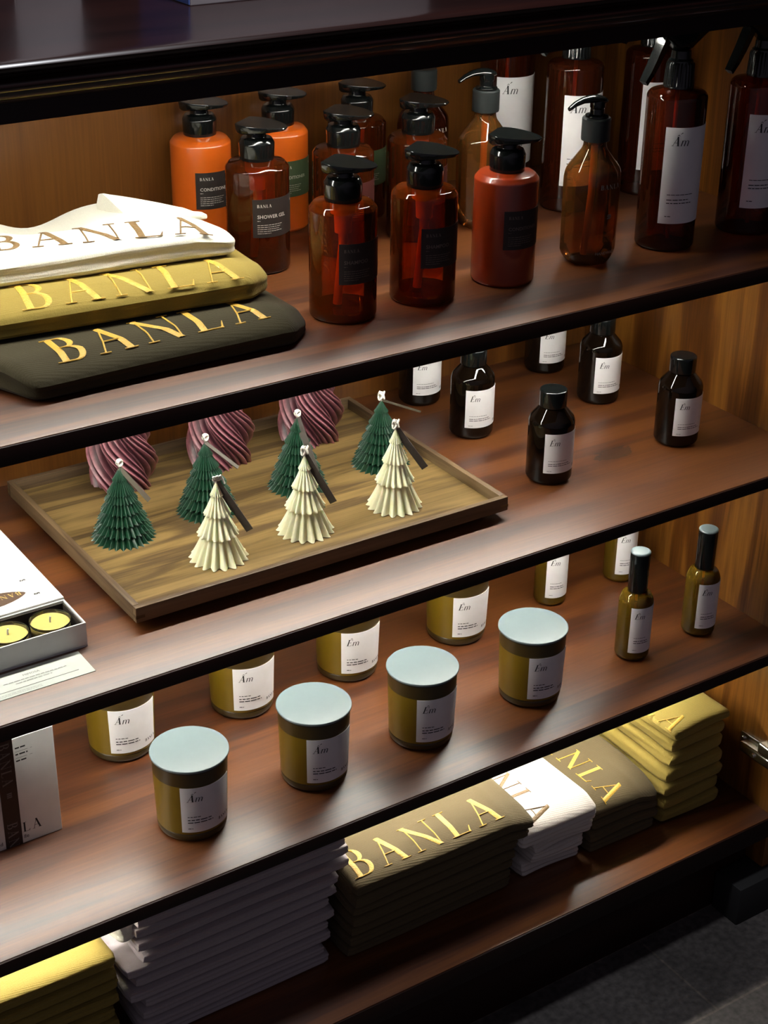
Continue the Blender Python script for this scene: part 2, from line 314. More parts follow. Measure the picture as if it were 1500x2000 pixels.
def rbox(x0, x1, y0, y1, z0, z1, r, nx=30, ny=20, nz=8, f=None):
    """soft box: rounded edges, surface subdivided and displaced by f(p, top)"""
    bm = bmesh.new(); cache = {}
    c = Vector(((x0+x1)/2, (y0+y1)/2, (z0+z1)/2)); h = Vector(((x1-x0)/2, (y1-y0)/2, (z1-z0)/2))
    N = (nx, ny, nz)
    def V(i, j, k):
        if (i, j, k) in cache: return cache[(i, j, k)]
        q = Vector((h.x*(2*i/nx-1), h.y*(2*j/ny-1), h.z*(2*k/nz-1)))
        rr = Vector((min(r, h.x), min(r, h.y), min(r, h.z*0.999)))
        inner = Vector([max(-(h[a]-rr[a]), min(h[a]-rr[a], q[a])) for a in range(3)])
        d = q-inner
        dn = Vector([d[a]/rr[a] for a in range(3)])
        if dn.length > 1e-9: dn.normalize()
        p = c+inner+Vector([dn[a]*rr[a] for a in range(3)])
        if f: p = Vector(f(p, (p.z-z0)/(z1-z0)))
        v = bm.verts.new(p); cache[(i, j, k)] = v; return v
    for i in range(nx):
        for j in range(ny):
            bm.faces.new((V(i, j, nz), V(i+1, j, nz), V(i+1, j+1, nz), V(i, j+1, nz)))
            bm.faces.new((V(i, j, 0), V(i, j+1, 0), V(i+1, j+1, 0), V(i+1, j, 0)))
    for i in range(nx):
        for k in range(nz):
            bm.faces.new((V(i, 0, k), V(i+1, 0, k), V(i+1, 0, k+1), V(i, 0, k+1)))
            bm.faces.new((V(i, ny, k), V(i, ny, k+1), V(i+1, ny, k+1), V(i+1, ny, k)))
    for j in range(ny):
        for k in range(nz):
            bm.faces.new((V(0, j, k), V(0, j, k+1), V(0, j+1, k+1), V(0, j+1, k)))
            bm.faces.new((V(nx, j, k), V(nx, j+1, k), V(nx, j+1, k+1), V(nx, j, k+1)))
    return bm

# ---------------------------------------------------------------- lettering
# serif capitals as strokes: (points, widths); thick 0.15, thin 0.035
TK, TN, SF = 0.150, 0.036, 0.030
def arc(cx, cy, rx, ry, a0, a1, n=10): return [(cx+rx*math.cos(math.radians(a0+(a1-a0)*i/n)), cy+ry*math.sin(math.radians(a0+(a1-a0)*i/n))) for i in range(n+1)]
def bowl(cx, cy, rx, ry):
    p = arc(cx, cy, rx, ry, 90, -90, 12); return p, [TN+(TK*0.95-TN)*math.cos(math.radians(90-180*i/12))**1.3 if abs(90-180*i/12) < 89 else TN for i in range(13)]
def sf(x0, x1, y): return ([(x0, y), (x1, y)], [SF, SF])
GL = {
 'B': (0.74, [([(.20, 0), (.20, 1)], [TK, TK]), sf(.02, .34, .015), sf(.02, .34, .985), ([(.2, .985), (.36, .985)], [TN]*2), bowl(.36, .745, .20, .24), ([(.2, .505), (.38, .505)], [TN]*2), ([(.2, .015), (.38, .015)], [TN]*2), bowl(.38, .26, .245, .245)]),
 'A': (0.90, [([(.16, 0), (.43, 1.0)], [TN*1.1]*2), ([(.41, 1.02), (.74, 0)], [TK]*2), ([(.25, .35), (.60, .35)], [TN]*2), sf(.04, .28, .015), sf(.58, .88, .015)]),
 'N': (1.02, [([(.19, 0), (.19, 1)], [TN*1.1]*2), ([(.16, .99), (.82, .0)], [TK*1.05]*2), ([(.84, 0), (.84, 1)], [TN*1.1]*2), sf(.07, .32, .015), sf(.04, .25, .985), sf(.71, .96, .985)]),
 'L': (0.74, [([(.20, 0), (.20, 1)], [TK, TK]), sf(.04, .37, .985), sf(.04, .30, .015), ([(.20, .017), (.64, .017)], [TN, TN]), ([(.60, .0), (.68, .20)], [TN*1.6, TN*.7])]),
 'E': (0.70, [([(.18, 0), (.18, 1)], [.12, .12]), sf(.04, .30, .015), sf(.04, .30, .985), ([(.18, .985), (.60, .985)], [TN]*2), ([(.18, .52), (.46, .52)], [TN]*2), ([(.18, .015), (.62, .015)], [TN]*2), ([(.60, 1.0), (.60, .80)], [TN]*2), ([(.62, 0), (.62, .22)], [TN]*2), ([(.46, .62), (.46, .42)], [TN]*2)]),
 'm': (0.98, [([(.12, 0), (.12, .60)], [.09, .09]), ([(.46, 0), (.46, .45)], [.09, .09]), ([(.80, 0), (.80, .45)], [.09, .09]), (arc(.29, .45, .17, .14, 180, 0, 8), [.03, .03, .03, .035, .04, .05, .07, .08, .09]), (arc(.63, .45, .17, .14, 180, 0, 8), [.03, .03, .03, .035, .04, .05, .07, .08, .09]), sf(.03, .14, .585), ([(.80, .03), (.90, .05)], [.04, .02])]),
}
CIRC = [([(.30, 1.10), (.42, 1.22)], [.04, .05]), ([(.42, 1.22), (.56, 1.08)], [.06, .035])]
ACUTE = [([(.58, 1.28), (.76, 1.44)], [.035, .085])]
def shift(st, dx, sh=0.0, sx=1.0): return [([(dx+(x*sx)+sh*y, y) for x, y in p], wd) for p, wd in st]
def word(text, gap=0.10, shear=0.0):
    out = []; x = 0
    i = 0
    for ch in text:
        if ch == '^': out += shift(CIRC, x-lastw, shear); continue
        if ch == '/': out += shift(ACUTE, x-lastw, shear); continue
        wd, st = GL[ch]; out += shift(st, x, shear); lastw = wd+gap; x += wd+gap
    return out, x-gap
def strokes(bm, st, size, fmap, step=0.12, thick=0.0):
    """fmap(u, v, h) -> point; each stroke is a ribbon, raised by thick"""
    for pts, ws in st:
        P = [Vector(p) for p in pts]
        ws = list(ws)+[ws[-1]]*(len(P)-len(ws))
        Q, W = [], []
        for i in range(len(P)-1):
            k = max(1, int((P[i+1]-P[i]).length*size/0.004))
            k = min(k, 12)
            for t in range(k): Q.append(P[i].lerp(P[i+1], t/k)); W.append(ws[i]+(ws[i+1]-ws[i])*t/k)
        Q.append(P[-1]); W.append(ws[-1])
        rows = []
        for i, q in enumerate(Q):
            d = (Q[min(i+1, len(Q)-1)]-Q[max(i-1, 0)]).normalized()
            if len(P) == 2 and abs(P[1].x-P[0].x) > 0.1 and abs(P[1].y-P[0].y) > 0.6: nrm = Vector((1, 0))*(1.05)
            else: nrm = Vector((-d.y, d.x))
            a, b = q+nrm*W[i]/2, q-nrm*W[i]/2
            if thick: rows.append([bm.verts.new(fmap(a.x*size, a.y*size, 0)), bm.verts.new(fmap(a.lerp(b, .25).x*size, a.lerp(b, .25).y*size, thick)), bm.verts.new(fmap(a.lerp(b, .75).x*size, a.lerp(b, .75).y*size, thick)), bm.verts.new(fmap(b.x*size, b.y*size, 0))])
            else: rows.append([bm.verts.new(fmap(a.x*size, a.y*size, 0)), bm.verts.new(fmap(b.x*size, b.y*size, 0))])
        for r0, r1 in zip(rows, rows[1:]):
            for k in range(len(r0)-1):
                try: bm.faces.new((r0[k], r0[k+1], r1[k+1], r1[k]))
                except ValueError: pass
    bmesh.ops.recalc_face_normals(bm, faces=bm.faces)
    return bm
_tc = {}
def sans(bm, text, size, fmap, align='LEFT', bold=0.0):
    """small sans lettering from Blender's own built-in typeface"""
    key = (text, align, bold)
    if key not in _tc:
        cu = bpy.data.curves.new('t', 'FONT'); cu.body = text; cu.size = 1; cu.align_x = align; cu.resolution_u = 2; cu.offset = bold
        to = bpy.data.objects.new('t', cu); COL.objects.link(to)
        dg = bpy.context.evaluated_depsgraph_get(); me = to.evaluated_get(dg).to_mesh()
        _tc[key] = ([tuple(v.co) for v in me.vertices], [tuple(p.vertices) for p in me.polygons])
        to.evaluated_get(dg).to_mesh_clear(); bpy.data.objects.remove(to); bpy.data.curves.remove(cu)
    vs, fs = _tc[key]
    nv = [bm.verts.new(fmap(x*size, y*size, 0)) for x, y, z in vs]
    for f in fs:
        try: bm.faces.new([nv[i] for i in f])
        except ValueError: pass
    return bm
def greek(bm, x0, x1, y, h, fmap, seed=1, ch=0.0011):
    """a line of print too fine to read: short dashes"""
    rg = random.Random(seed); x = x0
    while x < x1:
        wd = rg.uniform(2, 7)*ch; e = min(x+wd, x1)
        n = max(1, int((e-x)/0.002))
        for k in range(n):
            a, b = x+(e-x)*k/n, x+(e-x)*(k+1)/n
            bm.faces.new([bm.verts.new(fmap(*q, 0)) for q in ((a, y), (b, y), (b, y+h), (a, y+h))])
        x = e+ch*0.9
    return bm
def cylmap(r, phi0, u0, z0, eps=0.0007):
    return lambda u, v, h: (math.cos(phi0+(u0+u)/r)*(r+eps+h), math.sin(phi0+(u0+u)/r)*(r+eps+h), z0+v)
def curved_label(r, phi0, width, z0, z1, n=28, t=0.0004):
    bm = bmesh.new(); a0 = -width/2/r; rings = []
    for i in range(n+1):
        a = phi0+a0+width/r*i/n; c, s = math.cos(a), math.sin(a)
        rings.append([(c*(r+e), s*(r+e), z) for e, z in ((0.00005, z0), (t, z0), (t, z1), (0.00005, z1))])
    loft(bm, rings); bmesh.ops.recalc_face_normals(bm, faces=bm.faces); return bm
FRONT = -PI/2

# ---------------------------------------------------------------- room and cabinet
b = bx(-3.2, 2.4, -2.6, 1.4, -0.02, 0.0)
fl = obj('floor', b, 'floor', smooth=False); fl['kind'] = 'structure'
XL, XR = -1.75, 0.0
cab = thing('display_cabinet', 'dark stained wooden display cabinet with open shelves and moulded counter top', 'cabinet', (-0.875, 0.2, 0))
def shelf(z, th, mat, y0=0.0):
    s = obj('shelf', bx(XL, XR, y0+0.0025, YB, z-th, z, bev=0.0006), mat, cab, world=True)
    # front lipping
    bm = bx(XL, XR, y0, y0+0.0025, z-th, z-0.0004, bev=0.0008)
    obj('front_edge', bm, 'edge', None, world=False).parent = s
    c = s.children[0] if s.children else None
    for v in c.data.vertices: v.co -= Vector(cab.location)
    return s
shelf(Z2, 0.0171, 'shelf'); shelf(Z3, 0.0150, 'shelf_knot'); shelf(Z4, 0.0158, 'shelf'); shelf(Z5, 0.030, 'shelf', y0=-0.0075)
obj('back_panel', bx(XL, XR, YB, YB+0.012, 0.06, ZC+0.03), 'back', cab, smooth=False, world=True)
obj('side_panel', bx(XR, XR+0.02, 0.0, YB+0.012, 0.06, ZC+0.03), 'side', cab, smooth=False, world=True)
obj('side_panel', bx(XL-0.02, XL, 0.0, YB+0.012, 0.06, ZC+0.03), 'side', cab, smooth=False, world=True)
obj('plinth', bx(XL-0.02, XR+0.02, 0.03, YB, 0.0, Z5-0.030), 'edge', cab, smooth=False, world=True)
# counter with moulded edge
zc = ZC
prof = [(0.06, zc+0.0), (0.0, zc+0.0), (0.0, zc+0.0145), (-0.004, zc+0.0155), (-0.007, zc+0.019)]
prof += [(-0.007-0.015*math.sin(t*PI/2), zc+0.019+0.010*(1-math.cos(t*PI/2))) for t in (0.25, 0.5, 0.75, 1.0)]
prof += [(-0.023-0.0065*math.sin(t*PI), zc+0.0325-0.0045*math.cos(t*PI)) for t in (0, .15, .3, .45, .6, .75, .9, 1)]
prof += [(-0.024, zc+0.0385), (-0.0245, zc+0.0400)]
prof += [(-0.0245-0.0065*math.sin(t*PI/2), zc+0.0405+0.0055*(1-math.cos(t*PI/2))) for t in (.2, .5, .8, 1.0)]
prof += [(-0.0295, zc+0.0480), (-0.026, zc+0.0492), (-0.020, zc+0.0495), (YB+0.03, zc+0.0495), (YB+0.03, zc+0.02), (0.06, zc+0.02)]
bm = bmesh.new(); loft(bm, [[(x, y, z) for y, z in prof] for x in (XL-0.04, XR+0.05)]); bmesh.ops.recalc_face_normals(bm, faces=bm.faces)
obj('counter_top', bm, 'counter', cab, world=True)
# concealed hinge on the right side panel
hg = bpy.data.objects.new('hinge', None); COL.objects.link(hg); hg.parent = cab; hg.location = (0, 0, 0)
def hp(name, bm, mat='chrome'): return obj(name, bm, mat, cab, world=True)
zh = Z5+0.083
bpy.data.objects.remove(hg)
bm = bx(-0.004, 0.0, 0.004, 0.062, zh-0.012, zh+0.012, bev=0.0012)
hinge = hp('hinge', bm)
def hsub(name, bm, mat='chrome'):
    o = obj(name, bm, mat, cab, world=True); o.parent = hinge; return o
bm = bmesh.new()
box(bm, -0.017, -0.004, -0.008, 0.052, zh-0.0075, zh+0.0075, bev=0.003, seg=3)
hsub('hinge_arm', bm)
bm = bmesh.new()
for yy, zz in ((0.057, zh+0.004), (0.045, zh-0.0105), (0.030, zh-0.0105), (0.016, zh-0.0105), (0.026, zh+0.0005)):
    lathe([(0.0035, 0), (0.0035, 0.002), (0.0026, 0.003), (0, 0.003)], n=16, bm=bm, cx=0, cy=0)
    vs = [v for v in bm.verts if not v.tag]
    for v in vs: v.co = Vector((-0.0035 - v.co.z - (0.0135 if zz > zh-0.002 and yy < 0.05 else 0), yy+v.co.x, zz+v.co.y)); v.tag = True
hsub('screw', bm)
bm = bx(-0.022, -0.006, -0.020, 0.018, zh+0.012, zh+0.027, bev=0.003, seg=3)
hsub('hinge_link', bm)
# dark slab by the plinth
o = obj('stone_block', bx(-0.055, 0.12, -0.018, 0.028, 0.0, 0.058, bev=0.002), 'slate')
tag(o, 'dark grey stone block on the floor under the cabinet corner', 'block')
# led strips under each shelf
LAB = ['slim white light strip under the counter above the pump bottles', 'slim white light strip under the shelf above the tree candles', 'slim white light strip under the shelf above the candle jars', 'slim white light strip under the lowest shelf board above the folded shirts']
for k, (zz, xr) in enumerate(((ZC, -0.22), (Z2-0.0171, -0.10), (Z3-0.015, -0.10), (Z4-0.0158, -0.08))):
    x0, x1 = -1.55, xr
    t = thing('light_strip', LAB[k], 'light', ((x0+x1)/2, YS, zz), 'light strips under the shelves')
    obj('housing', bx(x0, x1, YS-.007, YS+.007, zz-0.0035, zz, bev=0.0005), 'alu', t, world=True)
    obj('diffuser', bx(x0+.004, x1-.004, YS-(.004 if k < 3 else .006), YS+(.004 if k < 3 else .006), zz-0.0045, zz-0.0036), 'led', t, smooth=False, world=True)

# ---------------------------------------------------------------- pump bottles (row on the upper shelf)
def pump_head(t, z0):
    """collar, stem and leaf shaped head; z0 = foot of the collar"""
    prof = rnd([(0.0, z0), (0.0172, z0), (0.0178, z0+0.0165), (0.0150, z0+0.0215), (0.0095, z0+0.0215), (0.0090, z0+0.0290), (0.0, z0+0.0290)], 0.0012, 3)
    def rib(r, z, a): return r
    obj('collar', lathe(prof, 40), 'black_plastic', t)
    # head: blunt at the back, pointed at the front, flat sloping top
    bm = bmesh.new(); n = 48; ang = math.radians(-56); rings = []
    for lv in range(5):
        ring = []
        for i in range(n):
            a = 2*PI*i/n; cx = math.cos(a); sx = math.sin(a)
            lx = 0.0270*cx; wy = 0.0200*(abs(sx)**0.9)*(1 if sx > 0 else -1)*(1-0.25*cx)
            lx = max(lx, -0.0215)+0.006
            tp = (lx+0.0155)/0.0485
            top = z0+0.0365-0.0022*tp; th = 0.0105*(1-tp)+0.0035*tp
            z = (top-th, top-th*.8, top-0.0008, top, top)[lv]; s = (0.86, 0.95, 1.0, 0.985, 0.93)[lv]
            x, y = lx*s, wy*s
            ring.append((x*math.cos(ang)-y*math.sin(ang), x*math.sin(ang)+y*math.cos(ang), z))
        rings.append(ring)
    loft(bm, rings)
    obj('pump_head', bm, 'black_plastic', t)
def droplet(bm, fm, u, v, s):
    pts = [(0, 1.2), (.35, .5), (.5, 0), (.35, -.4), (0, -.55), (-.35, -.4), (-.5, 0), (-.35, .5)]
    bm.faces.new([bm.verts.new(fm(u+x*s, v+y*s, 0)) for x, y in pts])
def pump_bottle(kind, body, labmat, title, ink, inner=True):
    t = thing('pump_bottle', '', 'bottle', (0, 0, 0), 'pump bottles on the upper shelf')
    R = 0.0318
    prof = rnd([(0.0, 0.0), (R-0.002, 0.0), (R, 0.003), (R, 0.1035), (R-0.004, 0.1085), (0.0165, 0.1105), (0.0150, 0.1130), (0, 0.1130)], 0.0014, 4)
    obj('body', lathe(prof, 64), body, t)
    if inner:
        obj('thick_base', lathe(rnd([(0, 0.0012), (R-0.0022, 0.0012), (R-0.0012, 0.004), (R-0.0012, 0.0095), (0.012, 0.0085), (0, 0.008)], 0.0015), 48), 'amber_base', t)
        obj('pump_insert', lathe([(0, .068), (.0042, .068), (.0046, .080), (.0078, .080), (.0086, .098), (.0118, .0985), (.0124, .1125), (0, .1125)], 28), 'tube_orange', t)
        obj('dip_tube', tube(bmesh.new(), [(0, 0, .070), (-.002, .001, .045), (-.005, .002, .0105)], .0042, 12), 'tube_orange', t)
    phi = FRONT+math.radians(9); W = 0.0530; z0, z1 = 0.0395, 0.0780
    lb = obj('label', curved_label(R, phi, W, z0, z1), labmat, t)
    bm = bmesh.new(); fm = cylmap(R, phi, -W/2, z0)
    st, wl = word('BANLA', 0.12); s = 0.0030
    strokes(bm, [([(p[0]+0.0045/s, p[1]+0.0305/s) for p in q], [x*1.5 for x in wd]) for q, wd in st], s, fm)
    tm = cylmap(R, phi, -W/2+0.0045, z0+0.0195); sans(bm, title, 0.0050 if len(title) < 11 else 0.0047, tm, bold=0.012)
    greek(bm, 0.0045, 0.0075, 0.0168, 0.0005, fm, 3, 0.0006)
    for k in range(5): greek(bm, 0.0045, (0.031, 0.029, 0.027, 0.030, 0.018)[k], 0.0125-0.0021*k, 0.0005, fm, 11+k, 0.0006)
    droplet(bm, fm, W-0.006, 0.0325, 0.0018)
    L = obj('lettering', bm, ink, t, smooth=False); L.parent = lb
    pump_head(t, 0.1105)
    return t
shower = pump_bottle('a', 'amber_dark', 'label_dark', 'SHOWER GEL', 'white_ink')
shampoo = pump_bottle('b', 'amber', 'label_dark', 'SHAMPOO', 'faint_ink')
cond = pump_bottle('c', 'orange_cream', 'label_dark', 'CONDITIONER', 'white_ink', inner=False)
condg = pump_bottle('d', 'orange_cream', 'label_green', 'CONDITIONER', 'white_ink', inner=False)
condr = pump_bottle('e', 'red_cream', 'label_dark', 'CONDITIONER', 'faint_ink', inner=False)
gelr = pump_bottle('f', 'amber_dark', 'label_red', 'SHOWER GEL', 'white_ink')
gelg = pump_bottle('g', 'amber_dark', 'label_green', 'SHAMPOO', 'white_ink')
place(shower, USED, (-.5790, .2735, Z2), 'dark amber pump bottle with a shower gel label, right beside the folded shirts')
place(shampoo, USED, (-.5800, .1122, Z2), 'clear amber pump bottle with dark label, leftmost in the front row')
place(shampoo, USED, (-.4897, .1114, Z2), 'clear amber pump bottle directly left of the red-orange front bottle')
place(cond, USED, (-.5830, .3860, Z2), 'orange pump bottle with a dark conditioner label, back row behind the white shirt')
place(condg, USED, (-.4920, .3816, Z2), 'orange pump bottle with a green label in the back row')
place(condr, USED, (-.3901, .1148, Z2), 'red-orange opaque pump bottle with dark label in the front row')
place(gelr, USED, (-.4780, .2740, Z2), 'dark amber pump bottle with a reddish label, behind the leftmost front bottle')
place(gelg, USED, (-.3980, .3730, Z2), 'nearly black pump bottle with an olive green label against the back wall')
place(gelr, USED, (-.3830, .2780, Z2), 'dark reddish pump bottle behind the second front bottle from the left')

# ---------------------------------------------------------------- hand wash bottles: faceted, sloping shoulders
def handwash(pump=True, inkmat='print_grey', body='amber_brown'):
    t = thing('hand_wash_bottle', '', 'bottle', (0, 0, 0), 'hand wash bottles on the upper shelf')
    bm = bmesh.new(); n = 48; rings = []
    def ring(z, s, rr, oct_=0.0):
        out = []
        for i in range(n):
            a = 2*PI*i/n+math.radians(8); c, q = math.cos(a), math.sin(a)
            k = (abs(c)**6+abs(q)**6)**(-1/6) if False else 1/max(abs(math.cos(((a+PI/8) % (PI/4))-PI/8))*1.0, 1e-6)
            r = s*(1*(1-oct_)+k*0.955*oct_)
            out.append((r*c, r*q, z))
        return out
    P = rnd([(0.016, 0.0), (0.0205, 0.0), (0.0282, 0.0095), (0.0290, 0.088), (0.0280, 0.0965), (0.0118, 0.1180), (0.0112, 0.1270)], 0.006, 5)
    for r, z in P:
        o = 0.9 if z < 0.09 else max(0, 0.9-(z-0.09)/0.02)
        rings.append(ring(z, r, 0, o))
    loft(bm, rings); body_o = obj('body', bm, body, t)
    obj('dip_tube', tube(bmesh.new(), [(0, 0, .120), (0, 0, .07), (-.003, .002, .006)], .0036, 12), 'tube_orange', t)
    bm = bmesh.new(); fm = cylmap(0.0285, FRONT+math.radians(6), 0, 0, 0.0012)
    st, wl = word('BANLA', 0.12); s = 0.0048
    strokes(bm, [([(p[0]-wl/2, p[1]+0.0820/s) for p in q], [x*1.5 for x in wd]) for q, wd in st], s, fm)
    obj('brand_lettering', bm, inkmat, t, smooth=False).parent = body_o
    bm = bmesh.new()
    sans(bm, 'HAND WASH'.replace(' ', ''), 0.0042, cylmap(0.0285, FRONT+math.radians(6), -0.0125, 0.0145, 0.0012), bold=0.01)
    obj('product_lettering', bm, inkmat, t, smooth=False).parent = body_o
    bm = bmesh.new()
    for k, (a, c) in enumerate(((-.002, .002), (-.0026, .0026), (-.002, .0026), (-.0026, .0018))):
        bm.faces.new([bm.verts.new(fm(*q, 0)) for q in ((a, .0555-.0013*k), (c, .0555-.0013*k), (c, .0562-.0013*k), (a, .0562-.0013*k))])
    L = obj('emblem', bm, inkmat, t, smooth=False); L.parent = body_o
    def rib(r, z, a): return r*(1+0.012*math.cos(40*a)) if 0.128 < z < 0.146 else r
    obj('collar', lathe([(0, .1255), (.0142, .1255), (.0145, .1275), (.0145, .1470), (.0135, .1482), (0, .1482)], 160, rfun=rib), 'matt_black', t)
    if pump:
        obj('pump_stem', lathe(rnd([(0, .148), (.0118, .148), (.0118, .1505), (.0075, .1515), (.0070, .157), (.0078, .158), (.0078, .166), (0, .167)], .0006), 28), 'black_plastic', t)
        bm = bmesh.new(); rings = []
        for x, z, hw, hh in ((.0095, .1640, .0050, .0022), (.006, .1650, .0078, .0035), (0, .1660, .0082, .0042), (-.008, .1668, .0070, .0038), (-.018, .1660, .0050, .0030), (-.027, .1630, .0038, .0025), (-.0335, .1590, .0030, .0020)):
            rings.append([(x, hw*math.cos(2*PI*i/14), z+hh*math.sin(2*PI*i/14)) for i in range(14)])
        loft(bm, rings); bmesh.ops.recalc_face_normals(bm, faces=bm.faces)
        obj('pump_head', bm, 'black_plastic', t)
    return t
hw = handwash(True)
place(hw, USED, (-.2800, .1150, Z2), 'brown faceted hand wash bottle with black pump, in the front row', rz=math.radians(-6))
place(hw, USED, (-.3030, .2680, Z2), 'brown hand wash bottle with black pump, behind the red-orange bottle', rz=math.radians(-6))
hwc = handwash(False, 'print_white', 'amber_red')
place(hwc, USED, (-.3030, .3830, Z2), 'dark hand wash bottle with white print and plain black cap in the back row')

# ---------------------------------------------------------------- spray bottles
def label_text(bm, fm, W, H, kind, s, brand=True):
    """serif italic word, small lines of print, weight line"""
    st, wl = word('A^/m' if kind == 'am' else 'E^m', 0.05, 0.28)
    strokes(bm, [([(p[0]+(W*0.10)/s, p[1]+(H-s*1.95)/s) for p in q], [x*1.15 for x in wd]) for q, wd in st], s, fm)
def spray_bottle():
    t = thing('spray_bottle', '', 'bottle', (0, 0, 0), 'tall trigger spray bottles on the upper shelf')
    R = 0.0312
    prof = rnd([(0, 0), (R-.002, 0), (R, .003), (R, .1585), (R-.003, .1625), (.0150, .1655), (.0125, .1675), (.0125, .175), (0, .175)], .0025, 4)
    obj('body', lathe(prof, 64), 'amber_red', t)
    obj('dip_tube', tube(bmesh.new(), [(0, 0, .17), (0, 0, .1), (.003, -.002, .006)], .0022, 8), 'tube_orange', t)
    W = 0.0640; z0, z1 = .0310, .1314
    lb = obj('label', curved_label(R, FRONT, W, z0, z1, 36), 'label_white', t)
    bm = bmesh.new(); fm = cylmap(R, FRONT, -W/2, z0)
    label_text(bm, fm, W, z1-z0, 'am', 0.0095)
    obj('name_lettering', bm, 'ink', t, smooth=False).parent = lb; bm = bmesh.new()
    greek(bm, .007, .036, .0305, .0007, fm, 5, .0007); greek(bm, .007, .031, .0250, .0009, fm, 6, .0009); greek(bm, .007, .035, .0215, .0009, fm, 7, .0009); greek(bm, .0065, .0125, .0075, .0008, fm, 8, .0007)
    L = obj('lettering', bm, 'ink', t, smooth=False); L.parent = lb
    def rib(r, z, a): return r*(1+0.025*math.cos(26*a)) if .168 < z < .1905 else r
    obj('collar', lathe([(0, .1665), (.0158, .1665), (.0158, .168), (.0152, .1695), (.0142, .190), (.0128, .192), (.0128, .1935), (.0105, .1955), (.0098, .203), (0, .203)], 156, rfun=rib), 'black_plastic', t)
    # head, nozzle to the left
    bm = bmesh.new(); rings = []
    for x, z0_, z1_, hw in ((-.052, .2255, .2345, .0055), (-.047, .2225, .2370, .0075), (-.030, .2200, .2400, .0085), (-.008, .2030, .2420, .0095), (.008, .2030, .2410, .0095), (.020, .2120, .2350, .0090), (.030, .2180, .2290, .0070), (.036, .2200, .2250, .0045)):
        zc_, hh = (z0_+z1_)/2, (z1_-z0_)/2
        rings.append([(x, hw*(abs(math.cos(a))**.6)*(1 if math.cos(a) > 0 else -1), zc_+hh*(abs(math.sin(a))**.6)*(1 if math.sin(a) > 0 else -1)) for a in [2*PI*i/20 for i in range(20)]])
    loft(bm, rings); bmesh.ops.recalc_face_normals(bm, faces=bm.faces)
    obj('spray_head', bm, 'black_plastic', t)
    bm = bmesh.new(); rings = []
    for x, z, hw, ht in ((-.022, .2190, .0060, .0045), (-.027, .2100, .0062, .0042), (-.034, .1960, .0060, .0036), (-.041, .1840, .0056, .0030), (-.0475, .1745, .0048, .0022)):
        rings.append([(x-ht, -hw, z+.002), (x-ht, hw, z+.002), (x+ht, hw*.7, z-.002), (x+ht, -hw*.7, z-.002)])
    loft(bm, rings); bmesh.ops.recalc_face_normals(bm, faces=bm.faces)
    obj('trigger', bm, 'black_plastic', t, smooth=False)
    return t
sp = spray_bottle()
place(sp, USED, (-.1737, .1147, Z2), 'tall dark brown spray bottle in the front row, its black trigger in full view')
place(sp, USED, (-.0600, .1105, Z2), 'tall dark brown spray bottle cut off by the right edge of the photo')
place(sp, USED, (-.1750, .2760, Z2), 'tall brown spray bottle right behind the hand wash bottle, white label brightly lit')
place(sp, USED, (-.0560, .2820, Z2), 'tall brown spray bottle mostly hidden behind the front spray bottle')
place(sp, USED, (-.1850, .3850, Z2), 'tall brown spray bottle at the back wall, behind the pump hand wash bottle')

# ---------------------------------------------------------------- small black-brown bottles on the second shelf
def em_bottle():
    t = thing('diffuser_bottle', '', 'bottle', (0, 0, 0), 'small capped bottles on the second shelf')
    R = .0256
    prof = rnd([(0, 0), (R-.003, 0), (R, .004), (R, .0700), (R-.0015, .0745), (.0150, .0850), (.0135, .0865), (0, .0865)], .003, 5)
    obj('body', lathe(prof, 64), 'black_glass', t)
    obj('cap', lathe(rnd([(0, .0868), (.0152, .0868), (.0152, .1050), (.0140, .1058), (0, .1058)], .0008, 3), 48), 'black_plastic', t)
    W = .0495; z0, z1 = .0158, .0622
    lb = obj('label', curved_label(R, FRONT+math.radians(2), W, z0, z1), 'label_white', t)
    bm = bmesh.new(); fm = cylmap(R, FRONT+math.radians(2), -W/2, z0)
    label_text(bm, fm, W, z1-z0, 'em', .0068)
    obj('name_lettering', bm, 'ink', t, smooth=False).parent = lb; bm = bmesh.new()
    greek(bm, .005, .026, .0145, .0004, fm, 21, .0005); greek(bm, .005, .030, .0110, .0007, fm, 22, .0007); greek(bm, .005, .032, .0088, .0007, fm, 23, .0007); greek(bm, .004, .009, .0025, .0004, fm, 24, .0005)
    st, wl = word('BANLA', .12); s = .0034
    strokes(bm, [([(p[0]+.0375/s, p[1]+.0035/s) for p in q], [x*1.4 for x in wd]) for q, wd in st], s, fm)
    L = obj('lettering', bm, 'ink', t, smooth=False); L.parent = lb
    return t
em = em_bottle()
for x, y, lab in ((-.2970, .1326, 'small black-brown capped bottle nearest the shelf front, right of the wooden tray'),
                  (-.1091, .1307, 'small black-brown capped bottle at the front right, beside the side panel'),
                  (-.2994, .2749, 'small black-brown capped bottle with lit label, just behind the right rim of the tray'),
                  (-.1069, .2737, 'small black-brown capped bottle with lit label, middle row near the side panel'),
                  (-.2970, .3850, 'small dark bottle in the back row behind the tray, top hidden by the shelf'),
                  (-.1023, .3850, 'small dark bottle in the back row near the side panel, top hidden by the shelf')):
    place(em, USED, (x, y, Z3), lab)

